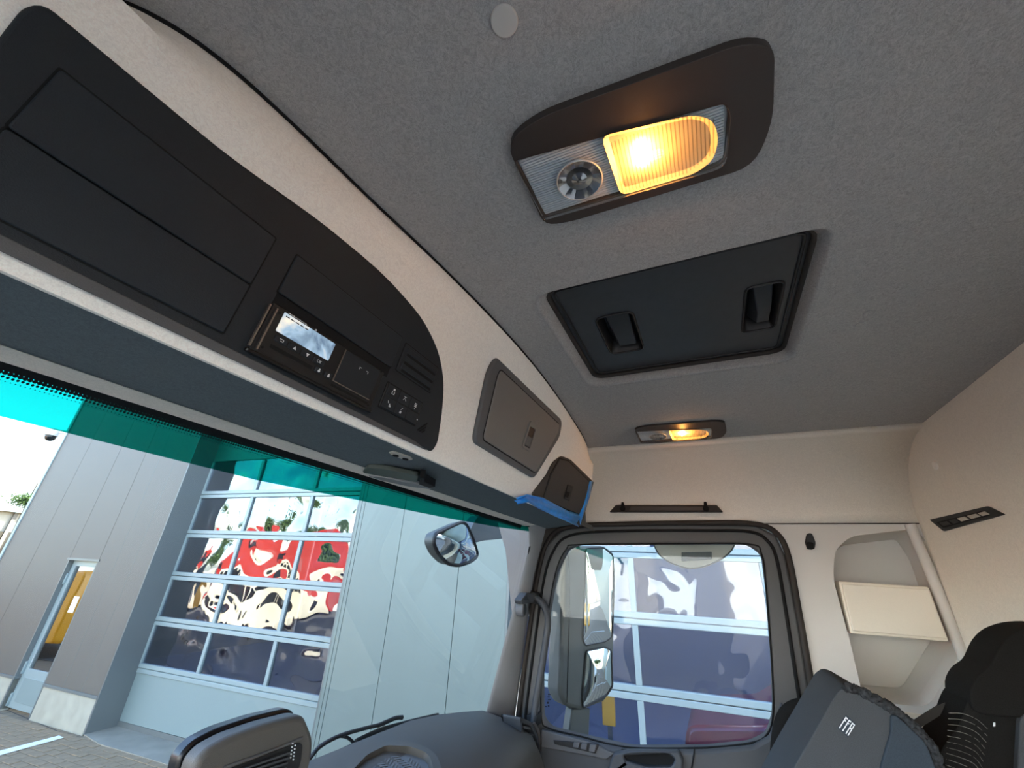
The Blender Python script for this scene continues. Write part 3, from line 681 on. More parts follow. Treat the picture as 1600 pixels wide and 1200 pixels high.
# coat hook
hk = thing('coat_hook', 'small black coat hook on the pillar behind the door', 'hook', (2.0, -.345, .17))
SH = SID(2.0)
slab('hook_plate', SH, rnd(SH.poly([(1260, 834), (1268, 833), (1274, 848), (1272, 859), (1261, 858), (1257, 848)]), .008), 0, .010, M['black'], hk, (), .003)
slab('hook_prong', SH, rnd(SH.poly([(1260, 847), (1271, 848), (1271, 859), (1261, 858)], .02), .006), .008, .028, M['gap'], hk, (), .004)
# storage box in the recess
bx = thing('storage_panel', 'cream plastic storage panel in the side recess behind the door', 'panel', (2.0, -.53, -.05))
SB = SID(1.985)
po = SB.poly([(1311, 908), (1452, 917), (1484, 1003), (1330, 990)])
slab('panel_back', SB, rnd(po, .006), -.17, -.004, M['cream'], bx, (), .003)
slab('panel_face', SB, rnd(shrink(po, .010), .004), -.006, .008, M['cream'], bx, (), .006, 3)

# tweeter and grab handle on the A pillar
tw = thing('tweeter', 'small grey speaker on the front pillar beside the grab handle', 'speaker', (1.88, .77, -.08))
ST = Fr((0, .762, 0), (1, 0, 0), (0, 0, 1), (0, -1, 0))
slab('corner_cover', ST, rnd(ST.poly([(813, 938), (822, 926), (834, 928), (832, 942), (815, 944)]), .006), -.03, .006, M['doord'], tw, (), .003)
slab('cover_print', ST, ST.poly([(818, 937), (823, 931), (827, 938)], .007), .005, .0075, M['black'], tw)
c = ST.at(818, 952)
slab('speaker_ring', ST, circ(*c, .020, 20, .028), -.03, .006, M['doorp'], tw, (), .004)
slab('speaker_mesh', ST, circ(*c, .014, 20, .020), .005, .008, M['black'], tw)
gh = thing('grab_handle', 'curved dark grab handle on the front door pillar', 'handle', (1.93, .76, -.25))
SGH = SID(1.945)
px_tube('grip', [(828, 930), (842, 938), (852, 952), (856, 972), (853, 1000), (847, 1040), (840, 1080), (836, 1108), (833, 1128)], SGH, 0, .0145, M['doord'], gh, False, 10)
slab('upper_mount', SGH, rnd(SGH.poly([(824, 922), (838, 926), (838, 944), (826, 942)]), .006), -.05, .012, M['black'], gh, (), .004)
slab('lower_mount', SGH, rnd(SGH.poly([(824, 1116), (841, 1116), (839, 1136), (824, 1136)]), .006), -.05, .012, M['black'], gh, (), .004)

# header reading light and sun visor
hz = Fr((0, 0, .205), (1, 0, 0), (0, 1, 0), (0, 0, -1))
rl = thing('reading_light', 'small pale twin reading light under the windscreen header', 'lamp', tuple(hz.p(*hz.at(626, 714), 0)))
hz0 = hz; hz = Fr((0, 0, .224), (1, 0, 0), (0, 1, 0), (0, 0, -1))
ro = hz.poly([(607, 707), (614, 706), (640, 715), (645, 719), (634, 720), (612, 712)], .004)
bm_h = [circ(*hz.at(618.5, 711.5, .004), .008, 12, .006), circ(*hz.at(633.5, 717, .004), .008, 12, .006)]
slab('light_plate', hz, rnd(ro, .004), -.004, .004, M['btnl'], rl, (), .001)
for q in bm_h: slab('light_lens', hz, q, .003, .0062, M['gap'], rl, (), .001)
hz = hz0
vs = thing('sun_visor', 'folded grey sun visor on a dark bracket under the windscreen header', 'visor', tuple(hz.p(*hz.at(615, 742), 0)))
slab('visor_blade', hz, rnd(hz.poly([(566, 739), (573, 731), (600, 733), (655, 744), (652, 754), (632, 750), (600, 745)], .004), .01), -.006, .004, M['visor'], vs, (), .002)
slab('blade_edge', hz, hz.poly([(576, 744), (600, 746), (650, 756), (676, 762), (672, 764), (640, 760), (598, 751)], .006), -.004, .007, M['pillar'], vs, (), .002)
slab('visor_bracket', hz, hz.poly([(656, 745), (664, 746), (664, 752), (680, 760), (672, 762), (655, 756)], .01), -.008, .012, M['gap'], vs, (), .002)

# ------------------------------------------------------------------ dashboard
dash = thing('dashboard', 'dark grey dashboard top under the windscreen', 'dashboard', (1.3, .8, -.6))
st = [(.30, .93, -.43, .66, -.52), (.9, .905, -.405, .66, -.50), (1.29, .902, -.411, .66, -.505), (1.45, .905, -.430, .67, -.50), (1.62, .912, -.458, .70, -.505), (1.80, .918, -.490, .735, -.53), (1.88, .92, -.515, .735, -.56), (1.955, .92, -.57, .745, -.62)]
rows = []
for x, yf, zf, yr, zr in st:
    rows.append([Vector((x, yf + .03, zf - .05)), Vector((x, yf, zf)), Vector((x, yf + (yr - yf) * .35, zf + (zr - zf) * .22)), Vector((x, yf + (yr - yf) * .75, zf + (zr - zf) * .62)), Vector((x, yr, zr)), Vector((x, yr - .035, zr - .05)), Vector((x, yr - .04, zr - .35)), Vector((x, yr, -1.55))])
loft('dash_top', rows, M['dash'], dash, ang=40)
DP = Fr((0, 0, -.632), (1, 0, 0), (0, 1, .25), (0, -.25, 1))
rim = DP.poly([(520, 1215), (562, 1172), (596, 1156), (640, 1158), (672, 1170), (684, 1182), (694, 1215)], .012)
tray = slab('tray_rim', DP, rnd(rim, .02), -.03, .012, M['dash'], dash, [rnd(shrink(rnd(rim, .02), .022), .01)], .006)
slab('tray_mat', DP, shrink(rnd(rim, .02), .020), -.02, -.004, M['mat'], dash)
bm = bmesh.new()
def inside(p, poly):
    c = False; n = len(poly)
    for i in range(n):
        a, b = poly[i - 1], poly[i]
        if (a[1] > p[1]) != (b[1] > p[1]) and p[0] < (b[0] - a[0]) * (p[1] - a[1]) / (b[1] - a[1]) + a[0]: c = not c
    return c
matp = shrink(rnd(rim, .02), .034)
for i in range(60):
    for j in range(60):
        a = .85 + i * .026; b = .5 + j * .0085
        s = .004 if i % 2 else -.004
        pts = [(a - .009, b - s), (a + .009, b + s), (a + .009, b + s + .004), (a - .009, b - s + .004)]
        if all(inside(q, matp) for q in pts): slab_bm(bm, DP, pts, -.005, -.0015)
o = finish('mat_ribs', bm, M['mat'], dash); o['kind'] = 'stuff'
# end vent
VF = Fr((0, .755, 0), (1, 0, 0), (0, 0, 1), (0, -1, 0))
vo = VF.poly([(812, 1120), (830, 1128), (841, 1150), (849, 1215), (826, 1215), (818, 1170)], .02)
vent = slab('side_vent', VF, rnd(vo, .015), -.05, .02, M['doord'], dash, [rnd(shrink(rnd(vo, .012), .012), .004)], .004)
slab('vent_back', VF, shrink(rnd(vo, .012), .008), -.06, -.03, M['gap'], vent)
for k, (x0, x1, y) in enumerate([(818, 832, 1134), (820, 836, 1144), (822, 839, 1155), (823, 841, 1167), (825, 843, 1180), (826, 845, 1193)]):
    slab('vent_slat', VF, VF.poly([(x0, y), (x1, y + 4), (x1, y + 7), (x0, y + 4)], .012), -.02, .012, M['doorp'], vent)
slab('vent_thumbwheel', VF, VF.poly([(828, 1156), (835, 1158), (836, 1167), (829, 1166)], .016), .01, .018, M['chrome'], vent, (), .001)
slab('chrome_strip', VF, VF.poly([(836, 1128), (843, 1140), (852, 1190), (849, 1190), (840, 1144), (834, 1131)], .022), .015, .022, M['chromed'], vent)
bright = Fr((0, .62, 0), (1, 0, 0), (0, 0, 1), (0, -1, 0))
px_tube('trim_strip', [(826, 1165), (806, 1180), (785, 1198), (770, 1215)], VF, .03, .006, M['pillar'], dash)

# instrument display hood on the left
ih = thing('instrument_hood', 'rounded black instrument housing with louvres at the left end of the dashboard', 'housing', (.6, .74, -.33))
HF = Fr((0, .70, 0), (1, 0, 0), (0, 0, 1), (0, -1, 0))
hout = HF.poly([(283, 1215), (292, 1185), (310, 1165), (345, 1146), (400, 1127), (452, 1114), (463, 1116), (470, 1132), (477, 1150), (475, 1180), (464, 1215)], 0)
slab('glossy_rim', HF, rnd(shrink(hout, -.004), .01), -.035, -.012, M['gloss'], ih, (), .004)
body_r = [[HF.p(a, b, -.014) for a, b in rnd(hout, .01)], [HF.p(a, b, .0) for a, b in rnd(shrink(hout, .003), .01)]]
hin = HF.poly([(330, 1250), (352, 1205), (372, 1195), (420, 1178), (462, 1161), (470, 1158), (472, 1170), (470, 1190), (462, 1215), (450, 1250)], .03)
slab('hood_body', HF, rnd(hout, .012), -.013, .022, M['dash'], ih, (), .02, 4)
lv = slab('louvre_panel', HF, rnd(HF.poly([(350, 1215), (362, 1200), (400, 1186), (440, 1170), (468, 1160), (473, 1164), (470, 1190), (462, 1215)], .024), .004), .018, .024, M['black'], ih)
for k in range(5):
    y = 1176 + k * 8
    slab('louvre', HF, HF.poly([(372 - k * 3, y + 26 - k), (452 - k * 2, y - 2), (452 - k * 2, y + 1), (372 - k * 3, y + 29 - k)], .027), .023, .030, M['doord'], lv)
for k in range(10):
    a, b = HF.at(458 + (k % 2) * 4 - (k // 2) * .8, 1162 + (k // 2) * 5.5 + (k % 2) * 3, .026); slab('perforation', HF, circ(a, b, .0010, 6), .0235, .026, M['white'], lv)
px_tube('highlight_groove', [(350, 1199), (400, 1181), (440, 1166), (472, 1153)], HF, .023, .0018, M['doorp'], ih)

# ------------------------------------------------------------------ wipers (outside the glass)
WO = Fr((0, .85, 0), (1, 0, 0), (0, -.27, 1), (0, -1, -.27))
wp = thing('wiper', 'black windscreen wiper whose arm ends mid glass', 'wiper', tuple(WO.p(.9, -.42)))
px_tube('arm', [(470, 1205), (488, 1180), (502, 1165), (530, 1150), (570, 1138), (600, 1131)], WO, 0, .005, M['black'], wp)
px_tube('blade', [(590, 1134), (606, 1127), (618, 1122), (628, 1121)], WO, 0, [.006] * 15 + [.007], M['black'], wp)
px_tube('link', [(528, 1150), (542, 1152), (552, 1160)], WO, 0, .004, M['black'], wp)
wp2 = thing('wiper', 'black windscreen wiper lying flat along the dashboard edge', 'wiper', tuple(WO.p(1.2, -.43)))
px_tube('arm', [(520, 1178), (555, 1162), (600, 1145), (650, 1130), (690, 1120), (720, 1115)], WO, .01, .004, M['black'], wp2)
px_tube('blade', [(556, 1158), (590, 1142), (620, 1133), (650, 1125), (684, 1117)], WO, .005, .006, M['black'], wp2)

# ------------------------------------------------------------------ seats
ps = thing('passenger_seat', 'grey cloth passenger seat with a stitched fabric label on its raised back', 'seat', (1.5, -.25, -.55))
P1 = SID(1.35)
pado = P1.poly([(1200, 1275), (1240, 1200), (1275, 1140), (1308, 1082), (1322, 1073), (1336, 1077), (1400, 1115), (1450, 1160), (1468, 1205), (1485, 1290)])
slab('backrest', P1, rnd(pado, .02, 3), -.26, .0, M['seatg'], ps, (), .022, 3)
slab('side_bolster', P1, rnd(P1.poly([(1392, 1118), (1400, 1117), (1446, 1160), (1464, 1205), (1480, 1290), (1360, 1290), (1378, 1190), (1392, 1145)], .006), .01), -.05, .008, M['seatb'], ps, (), .006)
bm = bmesh.new()
pp = smooth_path([(x, y, 0) for x, y in [(1320, 1074), (1335, 1076), (1360, 1089), (1382, 1101), (1404, 1115), (1430, 1138), (1450, 1159), (1460, 1178), (1468, 1205)]], 8)
tube_bm(bm, [P1.p(*P1.at(q.x, q.y), -.004) + Vector((0, random.uniform(-.002, .002), random.uniform(-.002, .002))) for q in pp], [.0105 + random.uniform(-.002, .002) for _ in pp], 8)
finish('piping', bm, M['pipe'], ps, 0, True, 2, 60)
def label_quad(u0, u1, v0, v1, w):
    A, B, C_, D = [Vector(q) for q in P1.poly([(1322, 1117), (1338, 1131), (1325, 1152), (1309, 1138)], w)]
    g = lambda u, v: (A * (1 - u) + B * u) * (1 - v) + (D * (1 - u) + C_ * u) * v
    return [tuple(g(u0, v0)), tuple(g(u1, v0)), tuple(g(u1, v1)), tuple(g(u0, v1))]
lb = slab('fabric_label', P1, label_quad(0, 1, 0, 1, .002), .0, .002, M['seatb'], ps)
for u0, u1, v0, v1 in ((.06, .14, .1, .92), (.14, .28, .1, .18), (.14, .24, .28, .36), (.38, .46, .1, .92), (.46, .62, .1, .18), (.46, .56, .28, .36), (.70, .78, .1, .92), (.90, .97, .1, .92), (.78, .90, .1, .18), (.78, .90, .42, .5)):
    slab('label_letter', P1, label_quad(u0, u1, v0, v1, .003), .0018, .003, M['white'], lb)
P2 = SID(1.72)
px_tube('side_frame', [(1222, 1300), (1222, 1220), (1222, 1170), (1229, 1130), (1246, 1112), (1275, 1108), (1310, 1110), (1350, 1114)], P2, 0, .030, M['seatk'], ps, False, 10)
slab('frame_panel', P2, P2.poly([(1225, 1300), (1226, 1150), (1245, 1125), (1330, 1125), (1330, 1300)]), -.02, .0, M['doord'], ps)
tag(ps.children[-1], 'dark shell panel inside the arched frame')
ds = thing('passenger_seat', 'black seat with rounded headrest and creased cover in the bottom right corner', 'seat', (1.5, -.5, -.55))
P3 = SID(1.58)
hd = P3.poly([(1478, 1095), (1474, 1060), (1486, 1040), (1503, 1030), (1516, 1000), (1532, 983), (1560, 972), (1600, 969), (1660, 985), (1690, 1050), (1680, 1110)])
slab('headrest', P3, rnd(hd, .02, 3), .0, .13, M['seatk'], ds, (), .016, 3)
bk = P3.poly([(1432, 1152), (1446, 1134), (1462, 1112), (1472, 1085), (1480, 1072), (1560, 1060), (1690, 1060), (1700, 1350), (1500, 1350), (1474, 1230)])
slab('backrest', P3, rnd(bk, .02, 3), -.01, .12, M['seatk'], ds, (), .018, 3)
slab('side_wing', P3, rnd(P3.poly([(1590, 1120), (1640, 1090), (1640, 1300), (1580, 1300)], .125), .01), .09, .135, M['seatg'], ds, (), .006)
bm = bmesh.new()
for k in range(11):
    y0 = 1112 + k * 9; x0 = 1482 - k * .5
    pts = smooth_path([(x0, y0 + 2, 0), (x0 + 22, y0 + 3 + k * .8, 0), (x0 + 44, y0 + 12 + k, 0), (x0 + 62 - k, y0 + 28 + k, 0)], 5)
    tube_bm(bm, [P3.p(*P3.at(q.x, q.y, .12), .1200 + random.uniform(-.0006, .0006)) for q in pts], [.0003 + .0004 * random.random() for _ in pts], 5)
o = finish('cover_stitches', bm, M['thread'], ds); o['kind'] = 'stuff'
slab('cover_tag', P3, P3.poly([(1552, 1129), (1555, 1129), (1555, 1135), (1552, 1135)], .121), .117, .1215, M['white'], ds)
P4 = SID(1.55)
belt = slab('seat_belt', P4, P4.poly([(1408, 1138), (1462, 1104), (1478, 1098), (1482, 1110), (1422, 1147)]), -.004, 0, M['belt']); tag(belt, 'dark seat belt strap running up behind the black headrest', 'belt')

# ------------------------------------------------------------------ outside mirrors
mm = thing('side_mirror', 'tall grey door mirror with an upper flat and a lower curved glass', 'mirror', (2.3, .6, -.2))
mn = Vector((-.56, -.83, .0)).normalized(); mu = Vector((.83, -.56, 0)).normalized()
MF = Fr((2.3, .62, 0), mu, (0, 0, 1), mn)
mo = MF.poly([(876, 1030), (880, 870), (896, 853), (944, 853), (960, 864), (963, 900), (960, 1010), (958, 1075), (946, 1096), (910, 1110), (884, 1104), (874, 1085)])
slab('housing', MF, rnd(mo, .02, 3), -.10, .0, M['mirh'], mm, (), .015, 3)
ml = Fr((2.28, .63, 0), mu, (0, 0, 1), mn)
px_tube('housing_joint', [(888, 862), (890, 940), (888, 1020), (886, 1098)], MF, .001, .002, M['gap'], mm)
g1 = rnd(MF.poly([(916, 857), (944, 856), (958, 868), (958, 960), (956, 996), (945, 1003), (915, 1009), (911, 1000)], .004), .012, 3)
c1 = Vector((sum(p[0] for p in g1) / len(g1), sum(p[1] for p in g1) / len(g1)))
loft('upper_glass', [[MF.p(c1.x + (a - c1.x) * f, c1.y + (b - c1.y) * f, .003 + .0055 * (1 - f * f)) for a, b in g1 + g1[:1]] for f in (1, .85, .7, .5, .3, .12, .01)], M['mirror'], mm, ang=80)
tube('upper_rim', [MF.p(a, b, .003) for a, b in g1], .004, M['black'], mm, 6, True)
g2 = rnd(MF.poly([(916, 1017), (945, 1011), (955, 1016), (957, 1072), (948, 1086), (911, 1106), (910, 1090)], .004), .012, 3)
cx2, cy2 = sum(p[0] for p in g2) / len(g2), sum(p[1] for p in g2) / len(g2)
rows = [[MF.p(cx2 + (a - cx2) * f, cy2 + (b - cy2) * f, .004 + .016 * (1 - f * f)) for a, b in g2 + g2[:1]] for f in (1, .85, .7, .5, .3, .12, .01)]
loft('lower_glass', rows, M['mirror'], mm, ang=80)
tube('lower_rim', [MF.p(a, b, .004) for a, b in g2], .005, M['black'], mm, 6, True)
slab('mirror_foot', MF, rnd(MF.poly([(890, 1105), (918, 1105), (916, 1150), (884, 1146)], -.05), .008), -.08, -.03, M['mirh'], mm, (), .01)
rm = thing('kerb_mirror', 'round pale underside of the kerb mirror above the door glass', 'mirror', (2.4, .1, .17))
RF = SID(2.35)
ro_ = RF.poly([(1016, 838), (1150, 838), (1146, 858), (1128, 874), (1100, 886), (1075, 889), (1050, 881), (1030, 868)])
rows = [[RF.p(a, b, 0) for a, b in rnd(ro_, .02)], [RF.p(a, b, .02) for a, b in shrink(rnd(ro_, .02), .004)], [RF.p(a, b, .03) for a, b in shrink(rnd(ro_, .02), .02)]]
slab('mirror_shell', RF, rnd(ro_, .03, 3), -.10, .02, M['btnl'], rm, (), .015, 3)
slab('sensor_block', RF, RF.poly([(1065, 863), (1112, 862), (1112, 874), (1065, 877)], .022), .018, .026, M['mirh'], rm, (), .002)
slab('mirror_arm', RF, RF.poly([(1075, 800), (1095, 800), (1095, 850), (1075, 850)]), -.10, .20, M['mirh'], rm, (), .01)
tube('shell_rim', [RF.p(a, b, .016) for a, b in rnd(ro_, .03, 3)], .004, M['mirh'], rm, 6, True)
# front mirror hanging from the upper corner of the windscreen
fm = thing('front_mirror', 'fan shaped front mirror hanging outside the upper right windscreen corner', 'mirror', (2.05, 1.25, .15))
FM = Fr((0, 1.25, 0), (1, 0, 0), (0, 0, 1), (0, -1, 0))
fo = [(680, 834), (720, 816), (728, 818), (738, 838), (747, 868), (735, 878), (716, 884), (700, 881), (685, 866), (677, 848)]
fp = rnd(FM.poly(fo), .03, 3)
slab('mirror_back', FM, fp, -.06, -.002, M['mirh'], fm, (), .02)
c3 = Vector((sum(p[0] for p in fp) / len(fp), sum(p[1] for p in fp) / len(fp)))
loft('mirror_glass', [[FM.p(c3.x + (a - c3.x) * f, c3.y + (b - c3.y) * f, .0 + .05 * (1 - f * f)) for a, b in fp + fp[:1]] for f in (1, .85, .7, .5, .3, .12, .01)], M['mirror'], fm, ang=80)
tube('glass_rim', [FM.p(a, b, 0) for a, b in fp], .010, M['black'], fm, 6, True)
slab('mirror_arm', FM, rnd(FM.poly([(736, 836), (748, 848), (760, 845), (826, 838), (840, 810), (752, 806), (744, 818)]), .02), -.08, -.02, M['mirh'], fm, (), .012)
slab('arm_joint', FM, FM.poly([(796, 808), (812, 808), (808, 838), (792, 838)], -.01), -.03, -.005, M['black'], fm, (), .006)

# ------------------------------------------------------------------ yard
yd = tag(wbox('ground', -60, 40, -90, 90, GZ - .1, GZ - .022, M['joint']), kind='structure')
def brick_ground():
    m, t, b = base('paved_ground'); tc = t.nodes.new('ShaderNodeTexCoord'); mp = t.nodes.new('ShaderNodeMapping')
    br = t.nodes.new('ShaderNodeTexBrick'); br.inputs['Scale'].default_value = 1; br.inputs['Brick Width'].default_value = .22; br.inputs['Row Height'].default_value = .12; br.inputs['Mortar Size'].default_value = .008
    br.inputs['Color1'].default_value = (*lin((128, 112, 90)), 1); br.inputs['Color2'].default_value = (*lin((120, 104, 84)), 1); br.inputs['Mortar'].default_value = (*lin((56, 52, 48)), 1)
    mp.inputs['Rotation'].default_value = (0, 0, PI / 2); t.links.new(tc.outputs['Object'], mp.inputs[0]); t.links.new(mp.outputs[0], br.inputs[0]); t.links.new(br.outputs[0], b.inputs['Base Color'])
    b.inputs['Roughness'].default_value = .9; return m
yd.data.materials[0] = brick_ground()
tag(wbox('ground_top', -60, 40, -90, 90, GZ - .03, GZ - .022, yd.data.materials[0]), kind='structure'); bpy.data.objects['ground_top'].name = 'ground.001'
tag(wbox('ground_asphalt', -60, 1.8, -90, 90, GZ - .02, GZ - .006, M['asph']), kind='structure'); bpy.data.objects['ground_asphalt'].name = 'ground.002'
GF = Fr((0, 0, GZ), (1, 0, 0), (0, 1, 0), (0, 0, 1))
area = [GF.at(*p) for p in [(-25, 1105), (131, 1150), (205, 1160), (300, 1200), (330, 1225), (-25, 1225)]]
pm = None; cnt = 0
fu, fn_ = FAC.u, FAC.n
for i in range(60):
    for j in range(70):
        q = FAC.p(4.0 + j * .226 + (i % 2) * .113, 0, .43 + i * .126)
        if cnt < 300 and inside((q.x, q.y), area):
            if pm is None:
                bm = bmesh.new(); slab_bm(bm, Fr((0, 0, 0), fu, fn_, (0, 0, 1)), rect(-.108, .108, -.058, .058), -.03, 0)
                po_ = finish('paver', bm, M['paver'], yd, .004); pm = po_
            else:
                po_ = pm.copy(); COL.objects.link(po_)
            po_.location = (q.x, q.y, GZ - .004 + random.uniform(-.003, .003)); cnt += 1
ln = slab('marking_line', GF, [GF.at(*p) for p in [(-60, 1189), (92, 1150), (99, 1153), (-60, 1197)]], .001, .006, M['line']); tag(ln, 'white painted parking line on the grey paving', 'line')

for y, w_ in ((-5, 'nearest the door'), (-9, 'second from the door'), (-13, 'third from the door')):
    tag(slab('marking_line', GF, rect(2.6, 5.0, y, y + .12), .001, .006, M['line']), 'white parking line in the door mirror, ' + w_, 'line', None)
# ------------------------------------------------------------------ workshop building
bd = thing('workshop_building', 'grey metal clad workshop with sectional glass doors beside the truck', 'building', tuple(FAC.p(5, GZ, 0)))
TOP = 5.2; WO_ = .42
def clad(a0, a1, b0, b1, m, w0=.36, w1=.42): return box('wall_panel', FAC, a0, a1, b0, b1, w0, w1, m, bd, .004)
g = .006
# left pier with the entrance
for a0, a1 in ((8.48, 9.93), ): clad(a0, a1, -1.97, TOP, M['clad'])
clad(9.93 + g, 10.86, -.11, TOP, M['clad'])
for a0, a1 in ((10.86 + g, 12.1), (12.1 + g, 13.25)): clad(a0, a1, -1.97, TOP, M['clad'])
for a in (8.92, 9.42): box('panel_joint', FAC, a - .003, a + .003, -1.97, TOP, .415, .4215, M['cladd'], bd)
box('corner_trim', FAC, 13.25, 13.34, GZ, TOP, .30, .44, M['alu'], bd, .006)
box('cornice', FAC, 8.3, 13.4, TOP, TOP + .15, .2, .46, M['cladd'], bd)
for a0, a1 in ((8.50, 9.95), (10.84, 13.3)):
    box('plinth', FAC, a0, a1, GZ - .05, -2.01, .30, .415, M['conc'], bd, .006)
    box('plinth_rail', FAC, a0 - .02, a1, -2.01, -1.97, .30, .43, M['cladd'], bd, .003)
box('door_jamb', FAC, 8.46, 8.50, GZ, TOP, -.05, .42, M['cladd'], bd, .004)      # reveal towards the first sectional door
box('door_jamb', FAC, 9.93, 9.96, GZ, -.11, .15, .42, M['cladd'], bd); box('door_jamb', FAC, 10.84, 10.88, GZ, -.11, .15, .42, M['cladd'], bd)
box('lintel', FAC, 9.90, 10.90, -.13, -.09, .15, .435, M['cladd'], bd)
# pier between the sectional doors
for a0, a1 in ((4.26, 4.31), (4.20, 4.255), (3.50, 4.195), (2.565, 3.495), (1.90, 2.56)): clad(a0, a1, GZ, TOP, M['cladl'])
box('door_jamb', FAC, 4.31, 4.33, GZ, TOP, -.05, .42, M['cladd'], bd); box('door_jamb', FAC, 1.87, 1.90, GZ, TOP, -.05, .42, M['cladd'], bd)
for k in range(4): clad(-2.34 - (k + 1) * .8, -2.34 - k * .8 - g, GZ, TOP, M['cladl'])
clad(-50, -10.2, GZ, TOP, M['cladl'])
def sect_door(a0, a1, mull, rails, ztop, glassm, label, dw=0.0, br=-1.66):
    d = box('garage_door', FAC, min(a0, a1), max(a0, a1), GZ + .07, br, -.06 + dw, 0.0 + dw, M['doorpan'], bd, .006); d['label'] = label
    lo, hi = min(a0, a1), max(a0, a1)
    box('bottom_seal', FAC, lo, hi, GZ, GZ + .07, -.05, .005, M['cladd'], d)
    for z in rails:
        box('rail', FAC, lo, hi, z - .066, z - .004, -.05 + dw, .012 + dw, M['alu'], d, .006)
        box('rail', FAC, lo, hi, z + .004, z + .066, -.05 + dw, .012 + dw, M['alu'], d, .006)
    edges = [hi] + sorted(mull, reverse=True) + [lo]
    zr = list(rails) + [ztop]
    for r in range(len(zr) - 1):
        z0, z1 = zr[r] + .066, zr[r + 1] - .066
        for a in edges: box('mullion', FAC, a - .032, a + .032, z0, z1, -.05 + dw, .008 + dw, M['alu'], d, .004)
        for i in range(len(edges) - 1):
            p = box('pane', FAC, edges[i + 1] + .03, edges[i] - .03, z0 - .01, z1 + .01, -.03 + dw, -.02 + dw, glassm, d)
    return d
sect_door(8.46, 4.31, (7.08, 5.68), (-1.66, -.985, -.285, .42, 1.13), 1.83, M['gpane'], 'sectional door seen through the windscreen')
sect_door(1.88, -2.32, (.485, -.91), (-1.72, -1.07, -.375, .325, 1.03), 1.73, M['gpane2'], 'sectional door seen through the side window', 0, -1.70)
sect_door(-5.5, -9.7, (-6.9, -8.3), (-1.66, -.98, -.28, .42, 1.13), 1.83, M['gpane'], 'sectional door further along, seen in the mirror')
box('upper_wall', FAC, -50, 8.46, 1.78, TOP, -.04, -.0, M['cladl'], bd)
# side of the building at its far left end and the roof edge
box('end_wall', FAC, 13.28, 13.33, GZ, TOP, -9, .36, M['clad'], bd)
box('roof', FAC, -50, 13.3, TOP - .1, TOP, -9, .40, M['cladd'], bd)
# interior of the workshop
box('inside_floor', FAC, -6.5, 13.2, GZ - .02, GZ, -8, -.06, M['roomf'], bd); box('inside_back', FAC, -6.5, 13.2, GZ, TOP, -8.1, -8, M['room'], bd)
box('inside_wall', FAC, -6.5, -6.4, GZ, TOP, -8, -.06, M['room'], bd); box('inside_wall', FAC, 2.4, 2.5, GZ, TOP, -8, -.06, M['room'], bd)
for k in range(3):  # unseen tube lamps added to brighten the workshop interior
    il = thing('tube_lamp', ['workshop tube lamp under the roof, nearest the windscreen side', 'workshop tube lamp under the roof, in the middle bay', 'workshop tube lamp under the roof, behind the side window door'][k], 'lamp', tuple(FAC.p(9.5 - 3.2 * k - (3.6 if k == 2 else 0), 4.6, -3)))
    a_ = 9.5 - 3.2 * k - (3.6 if k == 2 else 0)
    box('lamp_housing', FAC, a_ - .9, a_ + .9, 4.62, 4.7, -3.1, -2.9, M['rwht'], il); box('lamp_tube', FAC, a_ - .85, a_ + .85, 4.56, 4.61, -3.04, -2.96, M['tubee'], il)
# entrance door
ed = slab('entrance_door', FAC, rect(9.96, 10.84, GZ + .02, -.13), .30, .34, M['alu'], bd, [rect(10.06, 10.72, -1.86, -.23)], .004); ed['label'] = 'glazed entrance door in a pale metal frame'
box('door_pane', FAC, 10.05, 10.73, -1.88, -.22, .312, .318, M['dglass'], ed)
box('kick_panel', FAC, 10.10, 10.70, -2.32, -1.98, .33, .346, M['doorpan'], ed, .004)
for z in (-.45, -1.85, -2.3): box('hinge', FAC, 10.80, 10.84, z - .09, z + .09, .335, .37, M['alu'], ed, .004)
box('notice', FAC, 10.22, 10.38, -.98, -.72, .3185, .320, M['white'], ed)
ap = slab('apron', FAC.__class__(FAC.p(0, GZ, 0), FAC.u, FAC.n, (0, 0, 1)), [(8.46, -.02), (8.46, .42), (7.9, .52), (4.4, .52), (4.4, -.02)], -.02, .006, M['apron'], yd)
tag(ap, 'pale concrete strip in front of the sectional door')
# dome camera on the corner
cc = thing('security_camera', 'small white dome camera on the corner of the workshop', 'camera', tuple(FAC.p(13.7, 2.55, .42)))
q = FAC.p(*FAC.at(80, 681, .42), .42)
bm = bmesh.new(); tube_bm(bm, [q + Vector((0, 0, .16)), q + Vector((0, 0, .12)), q + Vector((0, 0, .0))], [.13, .15, .14], 16); finish('camera_body', bm, M['rwht'], cc)
bm = bmesh.new(); bmesh.ops.create_uvsphere(bm, u_segments=16, v_segments=10, radius=.11, matrix=Matrix.Translation(q + Vector((0, 0, -.02)))); finish('dome', bm, M['glz'], cc)
bm = bmesh.new(); tube_bm(bm, [q + Vector((0, 0, .12)), q + Vector((.3, -.35, .12))], .05, 8); finish('wall_arm', bm, M['rwht'], cc)

